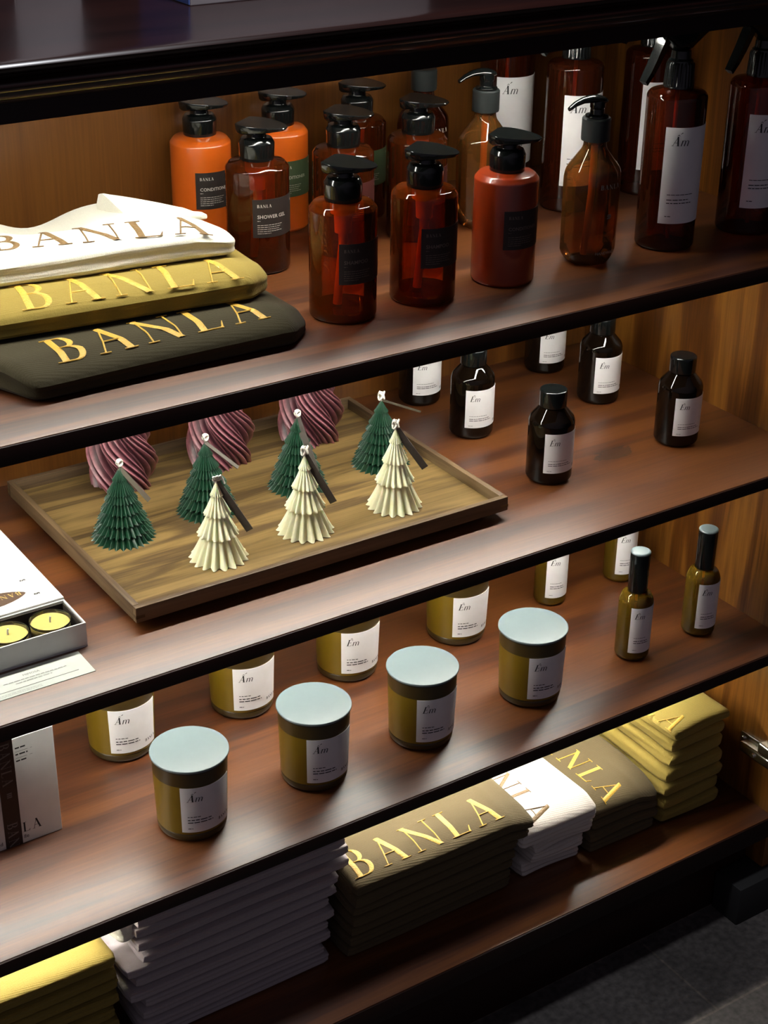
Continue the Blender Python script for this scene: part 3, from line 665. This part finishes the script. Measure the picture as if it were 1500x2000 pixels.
# ---------------------------------------------------------------- tray with tree candles
TX0, TX1, TY0, TY1, TZ = -.8255, -.3950, .0790, .3905, Z3
ZF = Z3+.0120                                # tray floor
tr = thing('serving_tray', 'rectangular walnut serving tray on the second shelf carrying tree shaped candles', 'tray', ((TX0+TX1)/2, (TY0+TY1)/2, Z3))
obj('tray_floor', bx(TX0+.006, TX1-.006, TY0+.006, TY1-.006, Z3+.008, ZF), 'tray', tr, smooth=False, world=True)
for y0, y1 in ((TY0, TY0+.0065), (TY1-.0065, TY1)):
    obj('rim', bx(TX0, TX1, y0, y1, Z3+.008, Z3+.0240, bev=.0006), 'tray_rim', tr, world=True)
for x0, x1 in ((TX0, TX0+.0065), (TX1-.0065, TX1)):
    obj('rim', bx(x0, x1, TY0+.0066, TY1-.0066, Z3+.008, Z3+.0240, bev=.0006), 'tray_rim_y', tr, world=True)
obj('foot_frame', bx(TX0+.018, TX1-.018, TY0+.018, TY1-.018, Z3, Z3+.008), 'tray_rim', tr, smooth=False, world=True)
for k, (x, y) in enumerate(((TX0, TY0), (TX1, TY0), (TX0, TY1), (TX1, TY1))):
    sx = 1 if x == TX0 else -1; sy = 1 if y == TY0 else -1
    xa, xb = sorted((x-sx*.0002, x+sx*.009)); ya, yb = sorted((y-sy*.0002, y+sy*.005))
    obj('corner_key', bx(xa, xb, ya, yb, Z3+.0125, Z3+.0155), 'tray', tr, smooth=False, world=True)

def wick_loops(t, h, style=0):
    bm = bmesh.new(); pts = [(0, 0, h-.004), (0, 0, h+.002)]
    rg = random.Random(style+3)
    if style % 3 == 0:
        for i in range(26):
            a = i/25*2*PI*2.0; pts.append((.0028*math.cos(a)+.001, .0016*math.sin(a*.5), h+.006+.0030*math.sin(a)))
    elif style % 3 == 1:
        for i in range(26):
            a = i/25*2*PI*2.3; pts.append((-.004+.008*i/25+.0018*math.cos(a), -.0015, h+.005+.0022*math.sin(a)))
        pts += [(.006, -.002, h+.003), (.0075, -.003, h-.002)]
    else:
        for i in range(30):
            a = i/29*2*PI*2; pts.append((.0035*math.sin(a), .002*math.cos(a), h+.006+.0042*math.cos(a*1.5)))
    tube(bm, pts, .00115, 8)
    bmesh.ops.recalc_face_normals(bm, faces=bm.faces)
    return obj('wick', bm, 'wick', t)
# view-independent hanging direction: down to the right-hand side, leaning on the tree
def hang_tag(t, h, d, drop, wdt=.0075, mat='wood_tag', face=0.0, start=0.004):
    A = Vector((start*d[0], start*d[1], h+.0005)); B = Vector((d[0], d[1], h-drop))
    ax = (B-A).normalized(); side = ax.cross(Vector((math.cos(face), math.sin(face), 0))).normalized(); nr = ax.cross(side).normalized()
    bm = bmesh.new(); rings = []
    for P in (A, B):
        rings.append([P+side*wdt/2*s+nr*.0005*q for s, q in ((-1, -1), (1, -1), (1, 1), (-1, 1))])
    loft(bm, rings); bmesh.ops.recalc_face_normals(bm, faces=bm.faces)
    return obj('tag', bm, mat, t, smooth=False)
def tree_mesh(R, H, tiers, nf, depth, per=10, sharp=False, tierfrac=None, over=.80):
    """fluted conical tree; each tier flares out over the one below"""
    bm = bmesh.new(); rings = []; rows = []; at = []
    tf = tierfrac or [i/tiers for i in range(tiers+1)]
    env = lambda f: R*(1-f)**(.90 if not sharp else .86)
    for k in range(tiers):
        za, zb = H*tf[k], H*tf[k+1]; last = k == tiers-1
        ra = env(tf[k])*(1 if not last else 1.0)+.0012; rb = env(tf[k+1])*over+(.0006 if not last else .0010)
        prev = None if k == 0 else env(tf[k])*over+.0006
        if prev: rows.append((za+.0010, (prev+ra)/2, .8)); rows.append((za-.0004, ra*.975, 1.0))
        steps = 8
        for s in range(steps+1):
            u = s/steps; r = ra+(rb-ra)*(u**.9)
            rows.append((za+(zb-za)*max(u, .03 if s == 0 else u), r, (1.0-.45*u) if not last else (1-.9*u)))
    n = nf*per; flags = []
    for z, r, dp in rows:
        ring = []
        for i in range(n):
            a = 2*PI*i/n; ph = (i % per)/per
            wv = (abs(ph-.5)*2) if sharp else (0.5+0.5*math.cos(2*PI*ph))**.8
            rr = r*(1-depth*dp*(1-wv))
            ring.append((rr*math.cos(a), rr*math.sin(a), z)); flags.append(1.0 if i % per == 0 else 0.0)  # flag marks the pleat crests that get the painted highlight
        rings.append(ring)
    rings.append([(p[0]*.3, p[1]*.3, H) for p in rings[-1]]); flags += [0.0]*n
    loft(bm, rings); return bm, flags
def ridge_highlight_attr(o, flags):
    at = o.data.attributes.new('ridge_highlight', 'FLOAT', 'POINT'); at.data.foreach_set('value', flags)
CAMR = (math.cos(math.radians(-33.5)), math.sin(math.radians(-33.5)))
def white_tree(i, x, y, H, lab, st):
    t = thing('tree_candle', lab, 'candle', (x, y, ZF), 'ivory tree candles in the front row of the tray')
    obj('wax_body', tree_mesh(.0290, H, 4, 17, .22, 10, tierfrac=[0, .34, .60, .84, 1.0], over=.74)[0], 'wax_white', t)
    wick_loops(t, H, st); return t
def green_tree(x, y, H, lab, st):
    t = thing('tree_candle', lab, 'candle', (x, y, ZF), 'green tree candles in the middle row of the tray')
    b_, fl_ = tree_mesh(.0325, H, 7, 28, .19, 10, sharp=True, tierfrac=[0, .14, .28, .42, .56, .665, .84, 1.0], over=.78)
    ridge_highlight_attr(obj('wax_body', b_, 'wax_green', t), fl_)
    wick_loops(t, H, st); return t
wt = [white_tree(0, -.7049, .1429, .0830, 'ivory pleated tree candle with dark tag, leftmost of the ivory ones', 1),
      white_tree(1, -.6033, .1462, .0845, 'ivory pleated tree candle with dark tag, the middle ivory one', 2),
      white_tree(2, -.4947, .1452, .0880, 'ivory pleated tree candle with dark tag, nearest the right rim of the tray', 2)]
FC = -2.16
hang_tag(wt[0], .0835, (.026, -.0175), .052, face=FC); hang_tag(wt[1], .085, (.024, -.016), .052, face=FC); hang_tag(wt[2], .0885, (.026, -.0175), .044, face=FC)
gt = [green_tree(-.7648, .2339, .0760, 'dark green pleated tree candle, leftmost on the tray', 0),
      green_tree(-.6663, .2393, .0775, 'dark green pleated tree candle behind the leftmost ivory tree', 0),
      green_tree(-.5570, .2390, .0790, 'dark green pleated tree candle behind the middle ivory tree', 0),
      green_tree(-.4510, .2381, .0755, 'dark green pleated tree candle behind the rightmost ivory tree', 2)]
hang_tag(gt[0], .076, (.024, -.014), .036, .0050, 'pale_tag', FC+.9); hang_tag(gt[1], .0775, (.028, -.018), .028, .0040, 'pale_tag', FC+1.2); hang_tag(gt[2], .079, (.006, -.028), .052, .0075, 'wood_tag', FC); hang_tag(gt[3], .076, (.036, -.024), .013, .0022, 'pale_tag', FC)
def twist_candle(x, y, lab, rot):
    t = thing('twisted_candle', lab, 'candle', (x, y, ZF), 'plum coloured twisted candles in the back row of the tray', rz=rot)
    H, n = .098, 300; bm = bmesh.new(); rings = []; flags = []
    N = 44
    for s in range(N+1):
        u = s/N; z = H*u
        R = .0345*(0.90+.20*math.sin(PI*min(1, u*1.3+.12)))*(1 if u < .5 else 1-((u-.5)/.5)**1.7*.82)
        tw = -2.3*u-.5*u*u
        ring = []
        for i in range(n):
            a = 2*PI*i/n
            lobe = (0.5+0.5*math.cos(5*a))**.7
            ph = (i % 10)/10
            fl = (0.5+.5*math.cos(2*PI*ph))
            r = R*(0.68+.34*lobe)*(1-.15*(1-fl))
            ring.append((r*math.cos(a+tw), r*math.sin(a+tw), z)); flags.append(max(0, fl-.4)/.6*(.35+.65*lobe))  # painted highlight on the ribs, weaker between the lobes
        rings.append(ring)
    loft(bm, rings); ridge_highlight_attr(obj('wax_body', bm, 'wax_purple', t), flags); wick_loops(t, H, 0)
    hang_tag(t, H, (.034, -.020), .030, .006, 'pale_tag', FC)
    return t
twist_candle(-.7128, .3440, 'plum twisted ribbed candle behind the leftmost green tree', .2)
twist_candle(-.5957, .3400, 'plum twisted ribbed candle between the two left pairs of trees', .5)
twist_candle(-.4810, .3380, 'plum twisted ribbed candle in the back right of the tray', .35)

# ---------------------------------------------------------------- open tealight box and card on the second shelf
gb = thing('tealight_box', 'open white cardboard box with a printed lid folded back, at the left of the tray', 'box', (-.955, .105, Z3))
X0, X1, Y0, Y1, HB = -1.045, -.8745, .0795, .1285, .0250
bm = bmesh.new()
box(bm, X0, X1, Y0, Y1, Z3, Z3+.0015)
for a in ((X0, X1, Y0, Y0+.0016), (X0, X1, Y1-.0016, Y1)): box(bm, *a, Z3+.0015, Z3+HB, bev=.0003)
for a in ((X0, X0+.0016, Y0+.0016, Y1-.0016), (X1-.0016, X1, Y0+.0016, Y1-.0016)): box(bm, *a, Z3+.0015, Z3+HB, bev=.0003)
obj('box_body', bm, 'box_card', gb, smooth=False, world=True)
bm = bmesh.new()
for a in ((X0+.0017, X1-.0017, Y0+.0017, Y0+.003), (X0+.0017, X1-.0017, Y1-.003, Y1-.0017), (X1-.003, X1-.0017, Y0+.003, Y1-.003), (X0+.0017, X0+.003, Y0+.003, Y1-.003)): box(bm, *a, Z3+.0016, Z3+HB-.002)
box(bm, X0+.003, X1-.003, Y0+.003, Y1-.003, Z3+.0016, Z3+.003)
obj('lining', bm, 'box_inner', gb, smooth=False, world=True)
LZ = Z3+.0270
lid = obj('lid', bx(X0-.002, X1+.0005, Y1+.0005, Y1+.176, Z3, LZ, bev=.0008), 'box_card', gb, world=True)
bm = bmesh.new(); bml = bmesh.new(); bmg = bmesh.new()
fm = lambda ox, oy: (lambda u, v, h: (ox-u, oy-v, LZ+.0003+h))
def leaf(cx, cy, rx, ry):
    n = 24; pts = []
    for i in range(n):
        a = 2*PI*i/n; c, s = math.cos(a), math.sin(a); pts.append((cx+rx*c, cy+ry*s*abs(s)**.3*(1-.15*c), LZ+.0003))
    bml.faces.new([bml.verts.new(p) for p in pts])
leaf(-.935, .155, .034, .013)
st, wl = word('BANLA', .15); strokes(bmg, st, .007, lambda u, v, h: (-.905-u, .160-v, LZ+.0005))
for (ox, oy) in ((-.892, .182), (-.890, .152)):
    g = fm(ox, oy); greek(bm, 0, .008, 0, .0004, g, 3, .0005)
    for k in range(3): greek(bm, .000, .006, .0028+.0010*k, .0008, g, 41+k, .0007)
greek(bm, .004, .060, -.010, .0003, fm(-.895, .160), 9, .004)
for k, (nm, b_, mt) in enumerate((('print', bm, 'ink'), ('leaf_print', bml, 'leaf'), ('gold_lettering', bmg, 'gold'))):
    o = obj(nm, b_, mt, gb, smooth=False, world=True); o.parent = lid
def tealight(x, lab):
    t = thing('tealight_candle', lab, 'candle', (x, .104, Z3+.003), 'tealights in the open white box')
    obj('cup', lathe(rnd([(0, 0), (.0175, 0), (.0190, .003), (.0190, .0205), (.0186, .0205), (.0184, .017), (0, .0165)], .0008, 2), 48), 'clear', t)
    obj('wax', lathe([(0, .0006), (.0170, .0006), (.0181, .003), (.0181, .0166), (.0170, .0175), (0, .0178)], 40), 'wax_yellow', t)
    obj('wick', tube(bmesh.new(), [(0, 0, .0175), (0, 0, .021), (.0006, 0, .0235)], .0009, 8), 'wick', t)
tealight(-.8990, 'round yellow tealight in a clear cup, nearest the right end of the white box')
tealight(-.9395, 'round yellow tealight in a clear cup, cut by the left edge of the photo')
tealight(-.9800, 'round yellow tealight in a clear cup, hidden beyond the left edge')
crd = thing('information_card', 'small white printed card lying in front of the open tealight box', 'card', (-.94, .056, Z3))
obj('card_sheet', bx(-1.03, -.886, .0372, .0752, Z3, Z3+.0006), 'card', crd, smooth=False, world=True)
bm = bmesh.new(); f = lambda u, v, h: (-1.03+u, .0372+v, Z3+.0009)
sans(bm, 'MIMOSA', .0042, lambda u, v, h: (-.936+u, .0625+v, Z3+.0009), align='CENTER')
greek(bm, .066, .125, .0205, .0008, f, 61, .0009); greek(bm, .076, .110, .0165, .0008, f, 62, .0009)
for k in range(2): greek(bm, .010, .095, .0045-.002*k, .0004, f, 63+k, .0006)
box(bm, -.980, -.898, .0465, .0467, Z3+.0006, Z3+.0009); box(bm, -.9745, -.9743, .048, .068, Z3+.0006, Z3+.0009)
o = obj('lettering', bm, 'grey_ink', crd, smooth=False, world=True)

# ---------------------------------------------------------------- candle jars on the third shelf
def candle_jar(kind):
    t = thing('candle_jar', '', 'candle', (0, 0, 0), 'lidded candle jars on the third shelf')
    Rb, Rt = .0352, .0380
    obj('glass_base', lathe(rnd([(0, 0), (Rb-.004, 0), (Rb, .004), (Rb+.0004, .0115), (0, .0115)], .003, 4), 64), 'candle_glass_dark', t)
    obj('glass_body', lathe([(0, .0116), (Rb+.0004, .0116), (Rt-.0006, .0700), (0, .0700)], 64), 'candle_glass', t)
    obj('glass_rim', lathe([(0, .0701), (Rt-.0006, .0701), (Rt, .0860), (0, .0860)], 64), 'candle_glass_dark', t)
    ld = obj('lid', lathe(rnd([(0, .0880), (.0394, .0880), (.0397, .0890), (.0396, .0902), (.0388, .0906), (0, .0906)], .0004, 2), 64), 'lid_metal', t)
    g = obj('gasket', lathe([(0, .0861), (.0384, .0861), (.0384, .0879), (0, .0879)], 48), 'lid_rim', t); g.parent = ld
    W = .0575; z0, z1 = .0150, .0700; R = .0375
    # label follows the slightly tapered glass
    bm = curved_label(R, FRONT+math.radians(1), W, z0, z1, 32)
    tp = lambda v: (v.z-z0)/(z1-z0)*.0018-.0016
    for v in bm.verts:
        k = (R+tp(v.co)+.0003)/R; v.co.x *= k; v.co.y *= k
    lb = obj('label', bm, 'label_white', t)
    bm = bmesh.new(); fm = cylmap(R, FRONT+math.radians(1), -W/2, z0, .0007)
    label_text(bm, fm, W, z1-z0, kind, .0085)
    greek(bm, .0065, .0195, .0190, .0008, fm, 31, .0009); greek(bm, .0065, .031, .0150, .0011, fm, 32, .0011); greek(bm, .0065, .033, .0118, .0011, fm, 33, .0011); greek(bm, .0065, .0115, .0045, .0008, fm, 34, .0007)
    st, wl = word('BANLA', .12); s = .0034
    strokes(bm, [([(p[0]+.040/s, p[1]+.0065/s) for p in q], [x*1.4 for x in wd]) for q, wd in st], s, fm)
    for v in bm.verts:
        k = (R+tp(v.co)+.0003)/R; v.co.x *= k; v.co.y *= k
    L = obj('lettering', bm, 'ink', t, smooth=False); L.parent = lb
    return t
am, emj = candle_jar('am'), candle_jar('em')
place(am, USED, (-.7738, .0890, Z4), 'olive glass candle jar with silver lid, leftmost in the front row')
place(am, USED, (-.6277, .0915, Z4), 'olive glass candle jar with silver lid, second from the left in the front row')
place(emj, USED, (-.4910, .0906, Z4), 'olive glass candle jar with silver lid, third from the left in the front row')
place(emj, USED, (-.3387, .0915, Z4), 'olive glass candle jar with silver lid, rightmost in the front row')
place(am, USED, (-.7770, .2475, Z4), 'olive candle jar in the back row nearest the white box, lid hidden by the shelf')
place(am, USED, (-.6280, .2480, Z4), 'olive candle jar in the back row behind the two left front jars')
place(emj, USED, (-.4876, .2477, Z4), 'olive candle jar in the back row behind the third front jar')
place(emj, USED, (-.3331, .2440, Z4), 'olive candle jar in the back row, rightmost of the hidden-lid ones')
# mist bottles
def mist():
    t = thing('mist_bottle', '', 'bottle', (0, 0, 0), 'slim amber mist bottles on the third shelf')
    R = .0205
    prof = rnd([(0, 0), (R-.0035, 0), (R, .004), (R, .0780), (R-.004, .0860), (.0105, .0885), (0, .0885)], .006, 6)
    obj('body', lathe(prof, 48), 'green_amber', t)
    obj('liquid', lathe([(0, .003), (R-.004, .003), (R-.0018, .007), (R-.0018, .0725), (0, .0725)], 40), 'amber_base', t)
    obj('dip_tube', tube(bmesh.new(), [(0, 0, .086), (0, 0, .074)], .0015, 8), 'tube_orange', t)
    obj('cap', lathe(rnd([(0, .0886), (.0117, .0886), (.0117, .1385), (0, .1385)], .0004, 2), 40), 'black_plastic', t)
    k = obj('cap_top', lathe(rnd([(0, .1386), (.0117, .1386), (.0117, .1402), (.0100, .1412), (0, .1416)], .0006, 3), 40), 'lid_metal', t)
    W = .0415; z0, z1 = .0135, .0742
    lb = obj('label', curved_label(R, FRONT+math.radians(2), W, z0, z1), 'label_white', t)
    bm = bmesh.new(); fm = cylmap(R, FRONT+math.radians(2), -W/2, z0)
    label_text(bm, fm, W, z1-z0, 'em', .0072)
    obj('name_lettering', bm, 'ink', t, smooth=False).parent = lb; bm = bmesh.new()
    greek(bm, .0055, .020, .0205, .0005, fm, 51, .0005); greek(bm, .0055, .023, .0160, .0009, fm, 52, .0007); greek(bm, .0055, .024, .0133, .0009, fm, 53, .0007); greek(bm, .005, .0095, .0040, .0005, fm, 54, .0005)
    L = obj('lettering', bm, 'ink', t, smooth=False); L.parent = lb
    return t
mi = mist()
for x, y, lab in ((-.1834, .0919, 'slim amber mist bottle with tall black cap, right of the front candle jars'), (-.0774, .0906, 'slim amber mist bottle with tall black cap, beside the side panel'),
                  (-.1862, .2450, 'slim amber mist bottle behind the rightmost front candle jar, cap hidden'), (-.0725, .2440, 'slim amber mist bottle at the back near the side panel, cap hidden')):
    place(mi, USED, (x, y, Z4), lab)
# standing white box with a dark band
bo = thing('gift_box', 'white standing gift box with a dark vertical band, at the left of the third shelf', 'box', (-.97, .165, Z4))
QX0, QX1, QY0, QY1, QH = -1.046, -.8898, .1490, .1790, .1262
obj('box_body', bx(QX0, QX1, QY0, QY1, Z4, Z4+QH, bev=.0008), 'box_card', bo, world=True)
bm = bmesh.new(); BX0, BX1 = -.9495, -.9320
box(bm, BX0, BX1, QY0-.0006, QY0-.0001, Z4+.0005, Z4+QH+.0006)
box(bm, BX0, BX1, QY0-.0006, QY1+.0006, Z4+QH+.0001, Z4+QH+.0007)
rb = obj('band', bm, 'ribbon', bo, smooth=False, world=True)
bm = bmesh.new(); st, wl = word('BANLA', .12)
for z_ in (.1245, .0300): strokes(bm, st, .0105, lambda u, v, h, z_=z_: (-.9462+v, QY0-.0008, min(Z4+QH-.001, max(Z4+.001, Z4+z_-u))))
for k in range(3): box(bm, -.943, -.938, QY0-.0009, QY0-.0007, Z4+.060+.0022*k, Z4+.0614+.0022*k)
o = obj('band_lettering', bm, 'grey_ink', bo, smooth=False, world=True); o.parent = rb
bm = bmesh.new(); pl = lambda ox, oz: (lambda u, v, h: (ox+u, QY0-.0004, oz+v))
# large name split by the band
def part(chars, ox, s, oz):
    st, wl = word(chars, .12); strokes(bm, st, s, pl(ox, oz))
part('A', -.9655, .0115, Z4+.0135); part('N', -.9545-.001, .0115, Z4+.0135) if False else None
part('BA', -.9790, .0115, Z4+.0135); part('LA', -.9310, .0115, Z4+.0135)
sans(bm, 'Scented', .0062, pl(-.9720, Z4+.0060)); sans(bm, 'lle', .0062, pl(-.9305, Z4+.0060))
o = obj('brand_lettering', bm, 'ink', bo, smooth=False, world=True); bm = bmesh.new()
for k, l_ in enumerate((.0105, .0125, .0105)):
    greek(bm, -.9300, -.9300+l_, Z4+.1135-.0075*k, .0016, lambda u, v, h: (u, QY0-.0004, v), 71+k, .0012)
    if k < 2: greek(bm, -.9300, -.9130, Z4+.1100-.0075*k, .0003, lambda u, v, h: (u, QY0-.0004, v), 75+k, .003)
for k in range(2): greek(bm, -.9620, -.9505, Z4+.0965-.0035*k, .0016, lambda u, v, h: (u, QY0-.0004, v), 81+k, .0012)
o = obj('lettering', bm, 'ink', bo, smooth=False, world=True)

# ---------------------------------------------------------------- folded shirts, upper shelf
def wob(seed, amp, kx=18, ky=22):
    rg = random.Random(seed); P = [(rg.uniform(.5, 1.3)*kx, rg.uniform(.5, 1.3)*ky, rg.uniform(0, 6.28), rg.uniform(.4, 1)) for _ in range(4)]
    return lambda x, y: amp*sum(d*math.sin(a*x+b_*y+c) for a, b_, c, d in P)/2.0
def rot2(x, y, cx, cy, a): dx, dy = x-cx, y-cy; return cx+dx*math.cos(a)-dy*math.sin(a), cy+dx*math.sin(a)+dy*math.cos(a)
def shirt(label, x0, x1, y0, y1, z0, z1, mat, ang=0.0, seed=1, amp=.0016, r=.013, groove=1, text=None, group=None, tsize=.046, topf=None, tang=0.0, tmat='gold_thread', vertical=False, nx=44, ny=30, edgef=None, bot=None, dz=0.0):
    t = thing('folded_shirt', label, 'shirt', ((x0+x1)/2, (y0+y1)/2, z0), group)
    wf = wob(seed, amp); cx, cy = (x0+x1)/2, (y0+y1)/2
    def top(x, y):  # local (unrotated) coordinates
        return z1+wf(x, y)+(topf(x, y) if topf else 0)
    def f(p, k):
        x, y, z = p
        zt = top(x, y); zb = bot(x, y)+.0006 if bot else z0; zz = zb+(z-z0)/(z1-z0)*(zt-zb)
        if k > 0.02 and k < .98 and groove:
            kk = (k*(groove+1)) % 1.0
            g = max(0, 1-abs(kk-0.5)*2*1.0)
            s = .0018*(1-g)
            ex = max(0, 1-min(abs(x-x0), abs(x-x1), abs(y-y0), abs(y-y1))/.004)
            x += s*ex*(1 if x < cx else -1); y += s*ex*(1 if y < cy else -1)
        if edgef: x, y = edgef(x, y, k)
        X, Y = rot2(x, y, cx, cy, ang)
        X += wf(Y*2+1, k*.2)*.9; Y += wf(X*2, 3+k*.1)*.9
        return (X, Y, zz)
    bm = rbox(x0, x1, y0, y1, z0, z1, r, nx=nx, ny=ny, nz=max(8, 6*groove), f=f)
    obj('jersey', bm, mat, t, world=True)
    if text:
        ox, oy, s, word_ = text
        bm = bmesh.new(); st, wl = word(word_, .13)
        def fm(u, v, h):
            if vertical: X, Y = ox+v, oy-u
            else:
                X, Y = ox+u*math.cos(tang)-v*math.sin(tang), oy+u*math.sin(tang)+v*math.cos(tang)
            lx, ly = rot2(X, Y, cx, cy, -ang)
            return (X, Y, top(lx, ly)+.0004+h)
        strokes(bm, st, s, fm, thick=.0007)
        obj('embroidery', bm, tmat, t, world=True)
    t_top[0] = top
    return t
t_top = [None]
G2 = 'folded shirts at the left of the upper shelf'
shirt('dark olive folded shirt with golden lettering, lowest of the three on the upper shelf', -.910, -.632, .0640, .330, Z2, Z2+.0290, 'cloth_dark', 0, 3, .0014, r=.010, text=(-.8800, .0800, .0425, 'BANLA'), group=G2,
      topf=lambda x, y: -.010*max(0, 1-(y-.064)/.03)-.010*max(0, (x+.665)/.033),
      edgef=lambda x, y, k: (x-.045*max(0, (-.84-x)/.07)*min(1, max(0, (y-.066)/.10)), y+.9*max(0, x+.660)*max(0, 1-(y-.064)/.05)))
shirt('olive mustard folded shirt with golden lettering, middle of the three on the upper shelf', -.925, -.638, .124, .340, Z2+.0295, Z2+.0585, 'cloth_olive', math.radians(-5), 8, .0021, r=.010, text=(-.8850, .1390, .0425, 'BANLA'), group=G2, tang=math.radians(-6.5),
      topf=lambda x, y: -.008*max(0, 1-(y-.124)/.03)-.008*max(0, (x+.668)/.03), edgef=lambda x, y, k: (x, y+.8*max(0, x+.665)*max(0, 1-(y-.124)/.05)))
wtop = lambda x, y: -.0185*math.exp(-((x+.805)/.035)**2)*max(0, min(1, (y-.22)/.07))-.0040*max(0, 1-(y-.165)/.03)-.010*max(0, (x+.70)/.05)-.0110*max(0, min(1, (y-.225)/.07))
ws = shirt('white folded collared shirt with bronze lettering, topmost of the three on the upper shelf', -.945, -.656, .170, .335, Z2+.0590, Z2+.0880, 'cloth_white', math.radians(-6), 5, .0006, r=.011, text=(-.8870, .2010, .0420, 'BANLA'), group=G2, tang=math.radians(-12), tmat='bronze_thread', topf=wtop, edgef=lambda x, y, k: (x-.9*max(0, (x+.70))*max(0, (y-.19)/.145), y))
bm = bmesh.new()
rings = []
for i in range(13):
    u = i/12; x = -.738+.070*u; y = .290-.034*u-.004*math.sin(PI*u)
    h = .0165*(1-.80*u**1.5)
    zb = Z2+.0740-.003*u
    rings.append([(x, y+.012, zb-.004), (x, y+.010, zb+h+.001), (x+.002, y+.005, zb+h+.0025), (x+.006, y-.008, zb+h*.60+.003), (x+.010, y-.024, zb+.0060), (x+.010, y-.024, zb+.0020), (x+.004, y, zb-.002)])
loft(bm, rings); bmesh.ops.recalc_face_normals(bm, faces=bm.faces)
bmesh.ops.subdivide_edges(bm, edges=bm.edges, cuts=1, use_grid_fill=True, smooth=.4)
obj('collar', bm, 'cloth_white', ws, world=True)

# ---------------------------------------------------------------- folded shirts, bottom shelf
def stack(name_fmt, n, x0, x1, y0, y1, z0, ths, mat, group, seed, jit=.004, drop=None, xf=None, top_kw=None, amp=.0012, ang=0, r=.0075, groove=1, nx=26, ny=20):
    rg = random.Random(seed); z = z0; out = []; prev = None
    order = ['bottom', 'second', 'third', 'fourth', 'fifth', 'sixth', 'seventh', 'eighth', 'ninth', 'tenth', 'eleventh', 'twelfth']
    for k in range(n):
        th = ths[k] if isinstance(ths, (list, tuple)) else ths
        a, b_ = x0+rg.uniform(-jit, jit), x1+rg.uniform(-jit, jit); c = y0+rg.uniform(-jit, jit)*.4
        if xf: a, b_, c = xf(k, n, a, b_, c)
        which = 'topmost' if k == n-1 else ('lowest' if k == 0 else order[k]+' from the bottom')
        kw = dict(amp=amp, seed=seed*50+k, r=min(r, th*.5), groove=groove, nx=nx, ny=ny, group=group, ang=ang)
        if k == n-1 and top_kw: kw.update(top_kw)
        if drop: kw['topf'] = lambda x, y, q=((k+1)/n)**1.3: drop(x, y)*q
        out.append(shirt(name_fmt % which, a, b_, c, y1, z+.0003, z+th, mat, bot=prev, **kw)); z += th; prev = t_top[0]
    return out
stack('olive folded shirt, bottom left corner stack, %s', 8, -1.12, -.872, .078, .36, Z5, .0170, 'cloth_olive', 'olive shirts stacked at the bottom left', 11, amp=.0016, top_kw=dict(nx=50, ny=30, amp=.003))
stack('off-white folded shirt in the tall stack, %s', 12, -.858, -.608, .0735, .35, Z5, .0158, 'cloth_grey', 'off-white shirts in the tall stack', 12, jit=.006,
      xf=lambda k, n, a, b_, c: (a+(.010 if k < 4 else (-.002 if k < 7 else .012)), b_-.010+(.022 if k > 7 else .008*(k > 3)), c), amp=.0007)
ts = shirt('small crumpled pale neck of a shirt squeezed between the olive and off-white stacks', -.873, -.846, .085, .130, Z5+.1365, Z5+.170, 'cloth_white', .3, 33, .004, r=.011, groove=2, nx=26, ny=26)
bs = stack('brown folded shirt in the wide stack with golden lettering, %s', 7, -.603, -.352, .066, .35, Z5, .0175, 'cloth_brown', 'brown shirts with golden lettering', 13, jit=.003,
      xf=lambda k, n, a, b_, c: (-.6005, b_-.015*(k < 5), c-.018*k/6), drop=lambda x, y: -.007*max(0, 1-(y-.048)/.03)-.009*max(0, (x+.385)/.035), top_kw=dict(text=(-.5945, .0615, .0430, 'BANLA'), nx=50, ny=34, amp=.0014))
stack('white crumpled shirt in the short white stack, %s', 4, -.347, -.262, .068, .33, Z5, .0235, 'cloth_offwhite', 'white crumpled shirts', 14, jit=.004,
      xf=lambda k, n, a, b_, c: (a-(.022 if k == 3 else 0), b_+.004*k, c-.006*k), amp=.0034, groove=2, drop=lambda x, y: -.010*max(0, 1-(y-.05)/.025), top_kw=dict(text=(-.346, .222, .0340, 'BANLA'), vertical=True, tmat='bronze_thread', amp=.0012, nx=40, ny=50))
stack('brown folded shirt in the low stack beside the olive pile, %s', 4, -.252, -.140, .060, .35, Z5, .0190, 'cloth_brown', 'brown shirts in the low stack', 15, jit=.002,
      amp=.0012, drop=lambda x, y: -.015*max(0, 1-(y-.055)/.045)**2-.013*max(0, (x+.175)/.035)*max(0, 1-(y-.06)/.08), top_kw=dict(text=(-.227, .232, .0350, 'BANLA'), vertical=True, nx=40, ny=50))
stack('mustard folded shirt in the pile at the right end, %s', 7, -.136, -.034, .056, .35, Z5, [.021, .020, .022, .022, .021, .020, .016], 'cloth_olive', 'olive shirts piled at the right end', 16, jit=.004,
      amp=.0020, r=.011, groove=1, top_kw=dict(text=(-.134, .228, .0350, 'BANLA'), vertical=True, nx=40, ny=50))

# ---------------------------------------------------------------- boxes on the counter
ZT = ZC+.0495
def counter_box(lab, x0, x1, y0, y1, h, m1, m2):
    t = thing('carton', lab, 'box', ((x0+x1)/2, (y0+y1)/2, ZT))
    obj('carton_body', bx(x0, x1, y0, y1, ZT, ZT+h, bev=.001), m1, t, world=True)
    obj('side_panel', bx(x0-.0008, x0-.0001, y0+.001, y1-.001, ZT+.001, ZT+h-.001), m2, t, smooth=False, world=True)
counter_box('pale box with a blue side standing on the counter top', -.7357, -.50, .0962, .19, .20, 'grey_card', 'blue_card')
counter_box('pale box on the counter beyond the upper left edge, seen as a reflection', -.842, -.784, .20, .25, .26, 'grey_card', 'grey_card')
